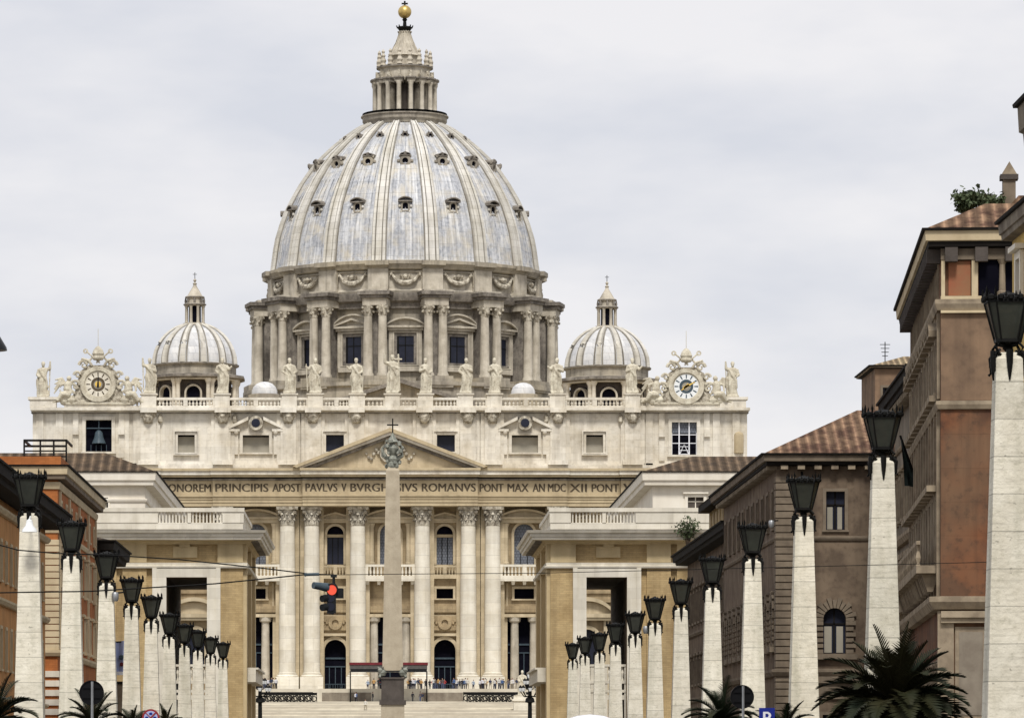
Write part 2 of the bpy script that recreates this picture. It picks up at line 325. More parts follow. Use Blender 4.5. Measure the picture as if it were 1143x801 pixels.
def frame_ring(mb, xa, xb, za, zb, w, y0, y1, arched=False, sill=True, seg=12):
    """raised surround outside an opening"""
    if arched:
        r = (xb-xa)/2; c = (xa+xb)/2; zc = zb-r
        mb.box(xa-w, xa, y0, y1, za, zc); mb.box(xb, xb+w, y0, y1, za, zc)
        for k in range(seg):
            t0, t1 = pi*k/seg, pi*(k+1)/seg
            mb.prism([(c+r*cos(t0),zc+r*sin(t0)),(c+(r+w)*cos(t0),zc+(r+w)*sin(t0)),(c+(r+w)*cos(t1),zc+(r+w)*sin(t1)),(c+r*cos(t1),zc+r*sin(t1))], y0, y1)
    else:
        mb.box(xa-w, xa, y0, y1, za, zb+w); mb.box(xb, xb+w, y0, y1, za, zb+w); mb.box(xa, xb, y0, y1, zb, zb+w)
    if sill: mb.box(xa-w*1.3, xb+w*1.3, y0-w*.35, y1, za-w*.6, za)
def tri_ped(mb, xa, xb, z, h, y0, y1, t):
    c = (xa+xb)/2
    mb.box(xa, xb, y0, y1, z, z+t)
    mb.prism([(xa,z+t),(xb,z+t),(c,z+h)], y0+(y1-y0)*.6, y1)
    for s in (-1, 1):
        e = c+s*(xb-xa)/2
        mb.prism([(e,z+t*1.01),(c,z+h),(c,z+h+t),(e,z+2*t)], y0, y1)
def seg_ped(mb, xa, xb, z, h, y0, y1, t, n=12):
    mb.box(xa, xb, y0, y1, z, z+t); c = (xa+xb)/2; w2 = (xb-xa)/2
    rr = (w2*w2+h*h)/(2*h); zc = z+t+h-rr; am = math.asin(min(1, w2/rr))
    pts = [(c+rr*sin(-am+2*am*k/n), zc+rr*cos(-am+2*am*k/n)) for k in range(n+1)]
    mb.prism([(xa,z+t)]+pts[1:-1]+[(xb,z+t)], y0+(y1-y0)*.6, y1)
    for k in range(n):
        a_, b_ = pts[k], pts[k+1]; mb.prism([a_, b_, (b_[0],b_[1]+t), (a_[0],a_[1]+t)], y0, y1)
def baluster_row(mb, x0, x1, z0, z1, y, step, r, n=6):
    k = max(1, round((x1-x0)/step)); h = z1-z0
    for i in range(k):
        x = x0+(i+.5)*(x1-x0)/k
        mb.lathe([(r*.9,z0),(r*.5,z0+.12*h),(r,z0+.38*h),(r*.45,z0+.75*h),(r*.9,z0+h)], x, y, n)
# ================================================================ terrain
def gz(Y):
    k = [(-400,1.45),(98,1.42),(122,.82),(145,.53),(165,.07),(185,-.14),(204,-.35),(223,-.47),(241,-.68),(261,-.64),(280,-.54),(300,-.35),(321,-.16),(350,0),(560,.6),(610,2.5),(655,8.2),(672,9.2),(700,11.05),(733,12.3),(760,12.3),(9000,12.3)]
    for (a, b), (c, d_) in zip(k, k[1:]):
        if Y <= c: return b+(d_-b)*(Y-a)/(c-a)
    return 12.3
g = MB(); ys = [-400,0,98,122,145,165,185,204,223,241,261,280,300,321,350,420,560,610,655,672,700,733,760,1500,9000]
xs_ = [-4000,-300,-60,-18,0,18,60,300,4000]
for i in range(len(ys)-1):
    for j in range(len(xs_)-1):
        g.quad((xs_[j],ys[i],gz(ys[i])-.02), (xs_[j+1],ys[i],gz(ys[i])-.02), (xs_[j+1],ys[i+1],gz(ys[i+1])-.02), (xs_[j],ys[i+1],gz(ys[i+1])-.02))
tag(g.build('ground', 'paving', smooth=False), kind='structure')
def strip(name, m, x0, x1, y0, y1, dz):
    s = MB(); yy = [y0]+[y for y in ys if y0 < y < y1]+[y1]
    for a_, b_ in zip(yy, yy[1:]): s.quad((x0,a_,gz(a_)+dz), (x1,a_,gz(a_)+dz), (x1,b_,gz(b_)+dz), (x0,b_,gz(b_)+dz))
    return tag(s.build(name, m, smooth=False), kind='structure')
strip('road', 'asph', -9.0, 11.1, -300, 345, .02)
for x0, x1 in ((-18.9, -9.15), (11.25, 20)):
    s = MB(); yy = [y for y in ys if -300 < y < 345]
    for a_, b_ in zip(yy, yy[1:]):
        za, zb = gz(a_)+.14, gz(b_)+.14
        s.quad((x0,a_,za),(x1,a_,za),(x1,b_,zb),(x0,b_,zb))
        for xx in (x0, x1): s.quad((xx,a_,za),(xx,b_,zb),(xx,b_,zb-.2),(xx,a_,za-.2))
    tag(s.build('pavement', 'paving', smooth=False), kind='structure')
# broad pale steps in front of the church, in light and dark bands
s = MB(); nst = 16
for i in range(nst):
    y0 = 672+i*61/nst; y1 = 672+(i+1)*61/nst; z1 = gz(y1)+.16
    s.use('steps' if i % 5 in (0, 1, 3) else 'pave2'); s.box(-27, 29, y0, y1+(0 if i < nst-1 else .5), gz(y0)-.3, z1)
s.use('steps')
tag(s.build('steps', smooth=False), kind='structure')
s = MB(); s.use('steps'); s.box(-58, 60, 733.5, 752, 12.0, 14.5)
s.use('grey'); s.box(-9.5, -1.8, 733.42, 733.6, 12.55, 13.9); s.box(6.2, 12.6, 733.42, 733.6, 12.55, 13.9)
tag(s.build('terrace', smooth=False), kind='structure')

# ================================================================ the basilica
K = 6.96
def fx(p): return (p-427)/K
def fz(p): return 3+(850-p)/K
CF = 435.4
root = empty('basilica', (1.2, 750, 14.5), 'vast cream stone domed church with a wide columned front, closing the end of the street', 'church')
def bp(mb, name, m=None, parent=None, **k): return mb.build(name, m, parent or root, root, **k)

# --- front wall (lower storey) with openings
YW = 752.4
holes = []; wins = []
def wn(cp, wp, y0p, y1p, arch, kind): wins.append((fx(cp-wp/2), fx(cp+wp/2), fz(y1p), fz(y0p), arch, kind))
for s_ in (-1, 1):
    wn(CF+s_*61.3, 18.4, 586, 629, True, 'balc' if s_ > 0 else 'balcd'); wn(CF+s_*61.3, 18.6, 656, 667, False, 'mid'); wn(CF+s_*61.3, 24, 713, 770, True, 'door')
    wn(CF+s_*150.2, 22.5, 583.5, 629, True, 'loggia'); wn(CF+s_*150.2, 22, 656, 667.5, False, 'mid'); wn(CF+s_*150.2, 37.5, 688, 770, False, 'portal')
    wn(CF+s_*228, 20, 586, 629, True, 'balc'); wn(CF+s_*228, 20, 656, 667, False, 'mid'); wn(CF+s_*228, 24, 713, 770, True, 'door')
    wn(CF+s_*320, 22, 586, 629, True, 'loggia'); wn(CF+s_*320, 40, 660, 770, True, 'door')
wn(CF, 22.5, 583.5, 629, True, 'loggia'); wn(CF, 52, 688, 770, False, 'portal')
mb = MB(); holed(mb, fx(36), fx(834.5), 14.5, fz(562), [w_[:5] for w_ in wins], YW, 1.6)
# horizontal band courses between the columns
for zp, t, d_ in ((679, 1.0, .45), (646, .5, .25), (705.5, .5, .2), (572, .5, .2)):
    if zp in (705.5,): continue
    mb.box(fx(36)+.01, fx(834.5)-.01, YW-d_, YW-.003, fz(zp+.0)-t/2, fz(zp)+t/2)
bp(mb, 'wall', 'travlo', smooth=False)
for (xa, xb, za, zb, arch, kind) in wins:
    m_ = MB(); c = (xa+xb)/2; wd = xb-xa
    if kind in ('loggia', 'balc', 'balcd'):
        frame_ring(m_, xa, xb, za, zb, .42, YW-.25, YW-.003, True, False)
        if kind == 'loggia':
            for sx in (-1, 1):
                xx = c+sx*(wd/2+1.35); m_.lathe([(.55,za),(.55,za+.3),(.42,za+.4),(.38,zb-.6),(.6,zb+.05)], xx, YW-.75, 12)
            m_.box(c-wd/2-2.1, c+wd/2+2.1, YW-1.3, YW-.004, zb+.1, zb+.7)
            seg_ped(m_, c-wd/2-2.3, c+wd/2+2.3, zb+.7, 1.0, YW-1.6, YW-.005, .32)
        else:
            for sx in (-1, 1): m_.box(c+sx*(wd/2+1.0)-.35, c+sx*(wd/2+1.0)+.35, YW-.4, YW-.004, za, zb+.5)
            m_.box(c-wd/2-1.5, c+wd/2+1.5, YW-.7, YW-.004, zb+.5, zb+.85)
            tri_ped(m_, c-wd/2-1.6, c+wd/2+1.6, zb+.85, 1.1, YW-.95, YW-.005, .28)
        o = bp(m_, 'window', 'pedim')
        p = MB()
        p.use('gglass' if kind != 'balcd' else 'glass'); p.box(xa-.05, xb+.05, YW+.9, YW+1.0, za, zb)
        if kind != 'loggia':
            p.use('frieze'); p.box(xa, xb, YW+.5, YW+.7, zb-wd*.5-.45, zb-wd*.5); p.use('dark'); p.box(xa, xb, YW+.72, YW+.8, zb-wd*.5, zb+.03)
        p.use('iron')
        for k in (1, 2): p.box(xa+wd*k/3-.06, xa+wd*k/3+.06, YW+.78, YW+.895, za, zb-wd*.5-.5)
        bp(p, 'pane', parent=o, smooth=False)
        b_ = MB()       # balcony
        if kind == 'loggia':
            x0, x1 = c-wd/2-2.6, c+wd/2+2.6
            b_.box(x0, x1, YW-2.4, YW-.01, fz(648), fz(642)); b_.box(x0+.2, x1-.2, YW-2.3, YW-2.0, fz(632), fz(629.5))
            for xx in (x0+.4, c, x1-.4): b_.box(xx-.3, xx+.3, YW-2.32, YW-1.9, fz(642), fz(629.3))
            baluster_row(b_, x0+.8, x1-.8, fz(642), fz(632), YW-2.1, .55, .2)
            for k in range(5): b_.taper(x0+.6+(x1-x0-1.2)*k/4, YW-1.1, fz(652), fz(648), .22, .3, .6, 1.0)
        else:
            x0, x1 = c-wd/2-1.2, c+wd/2+1.2
            b_.box(x0, x1, YW-.9, YW-.01, fz(645), fz(640.5)); b_.box(x0, x1, YW-.85, YW-.6, fz(632.2), fz(630))
            for xx in (x0+.3, c, x1-.3): b_.box(xx-.26, xx+.26, YW-.87, YW-.5, fz(640.5), fz(629.6))
            baluster_row(b_, x0+.6, x1-.6, fz(640.5), fz(632.2), YW-.7, .5, .17)
        bp(b_, 'balcony', 'travcol' if kind == 'loggia' else 'pedim')
    elif kind == 'mid':
        frame_ring(m_, xa, xb, za, zb, .38, YW-.3, YW-.003, False, True)
        m_.box(xa-1.3, xa-1.05, YW-.18, YW-.003, za-1.3, zb+.9); m_.box(xb+1.05, xb+1.3, YW-.18, YW-.003, za-1.3, zb+.9)
        o = bp(m_, 'window', 'pedim'); p = MB(); p.box(xa-.02, xb+.02, YW+1.2, YW+1.3, za, zb); bp(p, 'pane', 'dark', o)
    else:
        if kind == 'portal':
            for sx in (-1, 1):
                xx = c+sx*(wd/2-1.15)
                m_.use('drumlt' ); m_.lathe([(.95,14.5),(.95,15.2),(.72,15.5),(.62,fz(694)),(.95,fz(692.5)),(1.0,fz(688))], xx, YW-.1, 16)
            m_.use('pedim'); m_.box(xa-.7, xb+.7, YW-1.1, YW-.004, fz(688), fz(684.5)); 
            for sx in (-1, 1): m_.box(c+sx*(wd/2+.35)-.34, c+sx*(wd/2+.35)+.34, YW-.5, YW-.004, 14.5, fz(688))
        else:
            m_.use('pedim'); frame_ring(m_, xa, xb, za, zb, .55, YW-.3, YW-.003, True, False)
            if kind == 'door' and zb < fz(700):
                m_.box(xa-1.4, xb+1.4, YW-.75, YW-.004, fz(709), fz(706)); m_.box(xa-1.0, xb+1.0, YW-.22, YW-.004, fz(703.5), fz(685.5))
                m_.use('travlo'); m_.box(xa-.7, xb+.7, YW-.4, YW-.225, fz(702.5), fz(686.5))
                m_.disc(c, fz(694.5), 1.1, YW-.75, YW-.41, 16, .55)
                for sx in (-1, 1):
                    for k in range(4): m_.ball((c+sx*(1.35+.3*k), YW-.45, fz(694.5)+.35*sin(k*1.7)), .3, 6)
        o = bp(m_, 'doorway')
        p = MB(); p.use('dark'); p.box(xa-.03, xb+.03, YW+1.45, YW+1.55, 14.5, zb+.02)
        p.use('visor'); zt = 14.5+(zb-14.5)*.62
        p.box(xa+.1, xb-.1, YW+1.25, YW+1.4, zt, zt+.28); p.box(xa+.1, xb-.1, YW+1.25, YW+1.4, zt-1.3, zt-1.1)
        for t in (.22, .5, .78): p.box(xa+wd*t-.07, xa+wd*t+.07, YW+1.27, YW+1.38, 14.5, zt-1.3)
        p.box(xa, xb, YW+1.0, YW+1.1, 15.5, 15.62)
        for k in range(9): p.box(xa+wd*(k+.5)/9-.04, xa+wd*(k+.5)/9+.04, YW+1.0, YW+1.08, 14.5, 15.5)
        bp(p, 'door', parent=o, smooth=False)

# --- giant order
def capital(mb, cx, cy, z0, h, r, flat=False):
    mb.lathe([(r*.98,z0),(r*1.06,z0+.06*h),(r*.98,z0+.1*h),(r*1.0,z0+.55*h),(r*1.25,z0+.84*h)], cx, cy, 20)
    mb.taper(cx, cy, z0+.85*h, z0+h, r*1.42, r*1.5)
    for row, (zz, n_, out, hh) in enumerate(((.10, 10, 1.14, .34), (.38, 10, 1.24, .34))):
        for k in range(n_):
            t = 2*pi*(k+.5*row)/n_; ux, uy = cos(t), sin(t); wv = r*.26
            px, py = -uy*wv, ux*wv; a_, b_ = zz*h+z0, (zz+hh)*h+z0
            q = [(cx+ux*r*1.0-px, cy+uy*r*1.0-py, a_), (cx+ux*r*1.0+px, cy+uy*r*1.0+py, a_), (cx+ux*r*out+px, cy+uy*r*out+py, b_-.1*h), (cx+ux*r*out-px, cy+uy*r*out-py, b_-.1*h),
                 (cx+ux*r*(out+.22), cy+uy*r*(out+.22), b_-.16*h), (cx+ux*r*(out+.05), cy+uy*r*(out+.05), b_)]
            mb.add(q, [[0,1,2,3],[3,2,5],[2,4,5],[3,5,4],[3,4,2]])
    for k in range(4):
        t = pi/4+k*pi/2; mb.ball((cx+cos(t)*r*1.42, cy+sin(t)*r*1.42, z0+.74*h), r*.30, 8)
        mb.tube([(cx+cos(t)*r*.95, cy+sin(t)*r*.95, z0+.5*h), (cx+cos(t)*r*1.25, cy+sin(t)*r*1.25, z0+.62*h), (cx+cos(t)*r*1.45, cy+sin(t)*r*1.45, z0+.8*h)], r*.13, 5)
    for k in range(4):
        t = k*pi/2; mb.ball((cx+cos(t)*r*1.3, cy+sin(t)*r*1.3, z0+.9*h), r*.2, 6)
zc0, zc1 = fz(587), fz(565.5)
YC = 750.3
for o_ in (36, 87.4, 114.7, 187, 270.5):
    for s_ in (-1, 1):
        x = fx(CF+s_*o_); m_ = MB()
        m_.lathe([(1.32,fz(750)),(1.33,fz(750)+6),(1.28,fz(650)),(1.16,zc0)], x, YC, 28)
        c_ = bp(m_, 'column', 'travcol')
        m_ = MB(); m_.box(x-1.85, x+1.85, YC-1.85, YC+1.6, 14.5, fz(755)); m_.lathe([(1.7,fz(755)),(1.75,fz(754)),(1.6,fz(752.6)),(1.42,fz(752.2)),(1.5,fz(751)),(1.33,fz(750))], x, YC, 28)
        bp(m_, 'base', 'travcol', c_)
        m_ = MB(); capital(m_, x, YC, zc0, zc1-zc0, 1.17); bp(m_, 'capital', 'carve', c_)
        m_ = MB()
        m_.box(x-1.9, x+1.9, YC+.9, YW-.006, 14.5, zc1)
        bp(m_, 'pilaster', 'pedim', smooth=False)
for o_ in (345, 394):
    for s_ in (-1, 1):
        x = fx(CF+s_*o_); m_ = MB(); m_.box(x-1.3, x+1.3, YW-1.1, YW-.006, 14.5, zc1); bp(m_, 'pilaster', 'pedim', smooth=False)

# --- entablature: architrave, frieze, cornice, with forward breaks
def ent_seg(mb, a_, b_, yo):
    x0, x1 = fx(a_), fx(b_)
    mb.use('frieze')
    mb.box(x0, x1, yo, YW+2, fz(565), fz(561)); mb.box(x0, x1, yo-.14, YW+2, fz(560.98), fz(557.5)); mb.box(x0, x1, yo-.28, YW+2, fz(557.48), fz(554.5)); mb.box(x0, x1, yo-.5, YW+2, fz(554.48), fz(552.8))
    mb.box(x0, x1, yo-.05, YW+2, fz(552.78), fz(536.5))
    mb.use('darkcor'); mb.box(x0, x1, yo-.35, YW+2, fz(536.48), fz(534.5))  # dark band paints the shadow line under the cornice
    mb.use('frieze'); mb.box(x0-.2, x1+.2, yo-1.3, YW+2, fz(533), fz(530.6))
    mb.use('trav'); mb.box(x0-.3, x1+.3, yo-1.65, YW+2, fz(530.58), fz(526.2)); mb.use('frieze'); mb.box(x0-.4, x1+.4, yo-1.95, YW+2, fz(526.18), fz(523.5))
m_ = MB()
for a_, b_, yo in ((36,150,749.6),(150.2,178,748.7),(178.2,237.5,749.4),(237.7,337.6,748.7),(337.8,533,747.9),(533.2,633,748.7),(633.2,692.5,749.4),(692.7,722,748.7),(722.2,834.5,749.6)): ent_seg(m_, a_, b_, yo)
bp(m_, 'entablature', smooth=False)
# --- inscription
def text_mesh(mb, txt, x0, x1, z0, z1, y, depth=.12):
    cu = bpy.data.curves.new('t', 'FONT'); cu.body = txt; cu.extrude = 0; cu.fill_mode = 'FRONT'; cu.resolution_u = 3
    o = bpy.data.objects.new('t', cu); col.objects.link(o); dg = bpy.context.evaluated_depsgraph_get(); dg.update()
    me = bpy.data.meshes.new_from_object(o.evaluated_get(dg)); vs = [v.co.copy() for v in me.vertices]
    ax, bx = min(v.x for v in vs), max(v.x for v in vs); az, bz = min(v.y for v in vs), max(v.y for v in vs)
    mb.add([(x0+(v.x-ax)/(bx-ax)*(x1-x0), y, z0+(v.y-az)/(bz-az)*(z1-z0)) for v in vs], [list(p.vertices) for p in me.polygons])
    bpy.data.objects.remove(o); bpy.data.curves.remove(cu); bpy.data.meshes.remove(me)
for t, a_, b_, yo in (('IN',165,175,748.7),('HONOREM',180,236,749.4),('PRINCIPIS',240.5,300,748.7),('APOST',304,336,748.7),('PAVLVS',341,377,747.9),('V',381,387,747.9),('BVRGHESIVS',391,466,747.9),('ROMANVS',470.5,531,747.9),('PONT',535,562,748.7),('MAX',566,590,748.7),('AN',594,608,748.7),('MDC',611,631.5,748.7),('XII',635.5,655,749.4),('PONT',660,691,749.4),('VII',695,714,748.7)):
    m_ = MB(); text_mesh(m_, t, fx(a_), fx(b_)-.12, fz(549), fz(540.2), yo-.06); text_mesh(m_, t, fx(a_)+.12, fx(b_), fz(549.2), fz(540), yo-.07); bp(m_, 'inscription', 'ink', smooth=False)
# --- pediment
m_ = MB(); xa, xb, xc = fx(331.5), fx(539.5), fx(435.4); y0, y1 = 746.4, 752
m_.use('pedim'); m_.prism([(xa+1,fz(523.4)),(xb-1,fz(523.4)),(xc,fz(487))], 748.0, YW+1.5)
for s_, e in ((-1, xa), (1, xb)):
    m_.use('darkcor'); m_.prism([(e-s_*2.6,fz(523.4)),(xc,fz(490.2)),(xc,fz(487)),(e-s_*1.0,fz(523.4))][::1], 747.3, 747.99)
    m_.use('trav'); m_.prism([(e-s_*.9,fz(523.4)),(xc,fz(487)),(xc,fz(483.4)),(e,fz(523.4))], 746.5, YW+1)
    m_.use('frieze'); m_.prism([(e,fz(523.3)),(xc,fz(483.3)),(xc,fz(479)),(e+s_*.6,fz(521.5))], 746.1, YW+1)
m_.use('carve')          # carved crest with swags
m_.disc(xc, fz(506), 1.7, 747.5, 748.0, 20); m_.disc(xc, fz(506), 1.2, 747.3, 747.5, 20)
m_.ball((xc, 747.6, fz(496)), 1.0, 10, sz=1.2)
for s_ in (-1, 1):
    for k in range(6): m_.ball((xc+s_*(1.8+.4*k), 747.8, fz(506)+.6*sin(k*1.5)-.15*k), .4-.03*k, 6)
bp(m_, 'pediment')

# --- attic storey
YA = 751.0
aw = []
def aww(cp, wp, y0p, y1p, kind): aw.append((fx(cp-wp/2), fx(cp+wp/2), fz(y1p), fz(y0p), False, kind))
for s_ in (-1, 1):
    aww(CF+.4+s_*62, 20, 484.5, 503.5, 'inner'); aww(CF+.4+s_*150.3, 29.5, 485, 504.5, 'big'); aww(CF+.4+s_*228.2, 19, 484.5, 504.5, 'small')
aww(109.8, 29, 468, 503.5, 'bell'); aww(764.2, 28, 470.5, 507, 'bellr')
m_ = MB(); holed(m_, fx(36), fx(834.5), fz(523.5), fz(458.5), [h[:5] for h in aw], YA, 1.3)
m_.box(fx(36)+.01, fx(834.5)-.01, YA-.5, YA-.003, fz(523.4), fz(518.5)); m_.box(fx(36)+.01, fx(834.5)-.01, YA-.3, YA-.003, fz(518.4), fz(516.5))
m_.quad((fx(834.5),YA,14.5),(fx(834.5),YA+75,14.5),(fx(834.5),YA+75,fz(458)),(fx(834.5),YA,fz(458))); m_.quad((fx(36),YA,14.5),(fx(36),YA+75,14.5),(fx(36),YA+75,fz(458)),(fx(36),YA,fz(458)))
bp(m_, 'attic_wall', 'trav', smooth=False)
m_ = MB(); m_.quad((fx(36),YA+.1,fz(459)),(fx(834.5),YA+.1,fz(459)),(fx(834.5),YA+75,fz(459)),(fx(36),YA+75,fz(459)))
m_.quad((fx(36),YA+75,14.5),(fx(834.5),YA+75,14.5),(fx(834.5),YA+75,fz(459)),(fx(36),YA+75,fz(459)))
m_.box(-26, 30, 826, 940, 14.5, 57); bp(m_, 'roof', 'frieze', smooth=False)
for (xa, xb, za, zb, _, kind) in aw:
    m_ = MB(); m_.use('trav'); c = (xa+xb)/2; wd = xb-xa
    if kind in ('inner', 'small'):
        frame_ring(m_, xa, xb, za, zb, .38, YA-.3, YA-.003); frame_ring(m_, xa-.45, xb+.45, za-.3, zb+.45, .22, YA-.6, YA-.004)
    elif kind == 'big':
        frame_ring(m_, xa, xb, za, zb, .42, YA-.3, YA-.003)
        for s_ in (-1, 1):
            m_.box(c+s_*(wd/2+1.05)-.3, c+s_*(wd/2+1.05)+.3, YA-.45, YA-.004, za-.3, zb+.9); m_.ball((c+s_*(wd/2+1.05), YA-.5, zb+.5), .45, 8)
        zt = fz(478.5)
        for s_ in (-1, 1):
            m_.prism([(c+s_*4.3,zt),(c+s_*4.3,zt+.45),(c+s_*1.2,zt+2.0),(c+s_*1.2,zt+1.45)], YA-1.0, YA-.005); m_.box(*sorted((c+s_*4.3, c+s_*2.6)), YA-.9, YA-.006, zt-.35, zt)
        m_.use('carve'); m_.disc(c, zt+.95, 1.15, YA-1.2, YA-.005, 18, None); m_.use('glass'); m_.disc(c, zt+.95, .7, YA-1.26, YA-1.2, 16)
    else:
        frame_ring(m_, xa, xb, za, zb, .55, YA-.3, YA-.003)
        for s_ in (-1, 1): m_.box(c+s_*(wd/2+1.6)-.45, c+s_*(wd/2+1.6)+.45, YA-.4, YA-.004, za-1, fz(460)); m_.box(c+s_*(wd/2+1.6)-.5, c+s_*(wd/2+1.6)+.5, YA-.85, YA-.41, zb-2.4, zb-1.2)
    o = bp(m_, 'window')
    p = MB()
    if kind == 'inner': p.use('glass')
    elif kind in ('big', 'small'): p.use('blind')
    else: p.use('dark')
    p.box(xa-.02, xb+.02, YA+1.0, YA+1.1, za, zb)
    if kind in ('big', 'small'):
        p.use('dark'); p.box(xa, xb, YA+.9, YA+.99, zb-.25, zb)
    if kind == 'bell':
        p.use('visor'); p.lathe([(1.15,za+1.35),(1.0,za+1.7),(.72,za+2.4),(.6,za+3.1),(.3,za+3.45),(.05,za+3.5)], c, YA+.3, 18)
        p.box(xa, xb, YA-.1, YA+.1, za+3.7, za+3.85); p.box(c-.07, c+.07, YA+.2, YA+.4, za+3.4, zb)
        for k in range(6): p.box(xa+wd*k/5-.04, xa+wd*k/5+.04, YA-.1, YA, za, za+1.1)
    if kind == 'bellr':
        p.use('gglass'); p.box(xa, xb, YA+.55, YA+.7, zb-1.7, zb); 
        p.use('wht')
        for t in (0, .3, .7, 1): p.box(xa+wd*t-.1, xa+wd*t+.1, YA+.2, YA+.35, za, zb-(0 if t in (.3, .7) else 1.7))
        for t in (.36, .62): p.box(xa, xb, YA+.22, YA+.36, za+(zb-za)*t-.06, za+(zb-za)*t+.06)
        for t in (0, .12, .24): p.box(xa+wd*.3, xa+wd*.7, YA+.2, YA+.3, za+t*5+.1, za+t*5+.2)
        p.tube([(xa+wd*.32,YA+.2,za+.1),(c,YA+.2,za+1.7),(xa+wd*.68,YA+.2,za+.1)], .08, 5)
    bp(p, 'pane', parent=o, smooth=(kind == 'bell'))
# attic pilasters with carved head brackets
for o_ in (38, 86.5, 114, 187.2, 270.5):
    for s_ in (-1, 1):
        x = fx(CF+.4+s_*o_); m_ = MB(); m_.use('trav'); m_.box(x-1.25, x+1.25, YA-.8, YA-.006, fz(518.4), fz(459)); m_.box(x-1.88, x+1.88, YA-.4, YA-.005, fz(518.4), fz(459))
        m_.box(x-1.6, x+1.6, YA-1.1, YA-.01, fz(518.4), fz(513.5))
        m_.use('carve')
        m_.ball((x, YA-1.0, fz(465)), .95, 10, sz=1.15); m_.ball((x, YA-1.5, fz(465)), .5, 8)
        for q in (-1, 1): m_.ball((x+q*.95, YA-.7, fz(463)), .45, 6); m_.ball((x+q*.55, YA-.65, fz(471)), .35, 6)
        m_.ball((x, YA-.6, fz(473.5)), .25, 6, sz=2.2)
        if o_ in (187.2, 270.5, 114):
            m_.ball((x-s_*1.9*(1 if o_ != 114 else 0), YA-.5, fz(467)), .45, 6, sz=1.9)
        bp(m_, 'pilaster')
for px in (44, 66, 152, 140, 716, 725, 800, 822):
    m_ = MB(); m_.box(fx(px-4), fx(px+4), YA-.3, YA-.006, fz(518.4), fz(459)); bp(m_, 'pilaster', 'trav', smooth=False)
m_ = MB(); m_.lathe([(.8,fz(505)),(.8,fz(485)),(.6,fz(482.5)),(.01,fz(480.5))], fx(825), YA-.1, 14); bp(m_, 'niche', 'frieze')
# top cornice + balustrade
m_ = MB(); m_.use('trav')
m_.box(fx(35), fx(835.5), YA-.9, YA+2, fz(459.5), fz(458)); m_.use('darkcor'); m_.box(fx(34.5), fx(836), YA-.6, YA+2, fz(460.6), fz(459.52)); m_.use('trav'); m_.box(fx(34), fx(837), YA-1.6, YA+2, fz(457.9), fz(455))
for px in (166, 248.7, 322, 349.5, 398, 473.5, 522.5, 550, 623, 706): m_.box(fx(px-9), fx(px+9), YA-2.1, YA-1.0, fz(460.5), fz(455.1))
bp(m_, 'cornice', smooth=False)
m_ = MB(); yb = YA-.7; pedx = [166, 248, 323, 352, 399, 438, 475, 519.5, 552, 622, 706]
m_.box(fx(140), fx(732), yb-.35, yb+.35, fz(455), fz(452.6)); m_.box(fx(140), fx(732), yb-.4, yb+.4, fz(446.2), fz(443.5))
edges = [140]+pedx+[732]
for a_, b_ in zip(edges, edges[1:]):
    n_ = 2 if b_-a_ > 45 else 1
    L0, L1 = fx(a_)+1.1, fx(b_)-1.1
    for k in range(n_):
        q0 = L0+(L1-L0)*k/n_+.35; q1 = L0+(L1-L0)*(k+1)/n_-.35
        m_.box(q1, q1+.7, yb-.38, yb+.3, fz(452.6), fz(446.2)); baluster_row(m_, q0, q1, fz(452.6), fz(446.2), yb, .62, .24)
bp(m_, 'balustrade', 'trav')
for px in pedx: m_ = MB(); m_.box(fx(px)-1.2, fx(px)+1.2, yb-.6, yb+1.2, fz(455), fz(440.5)); m_.box(fx(px)-1.4, fx(px)+1.4, yb-.8, yb+1.3, fz(440.5), fz(439)); bp(m_, 'statue_pedestal', 'trav', smooth=False)
for px in (48, 818): m_ = MB(); m_.box(fx(px)-2.1, fx(px)+2.1, yb-.6, yb+1.6, fz(455), fz(446)); m_.box(fx(px)-2.4, fx(px)+2.4, yb-.8, yb+1.8, fz(446), fz(443)); bp(m_, 'statue_pedestal', 'trav', smooth=False)
for c_ in (109.5, 766): m_ = MB(); m_.box(fx(c_-38), fx(c_+38), yb-.3, yb+1.2, fz(455), fz(450.5)); bp(m_, 'clock_base', 'trav', smooth=False)

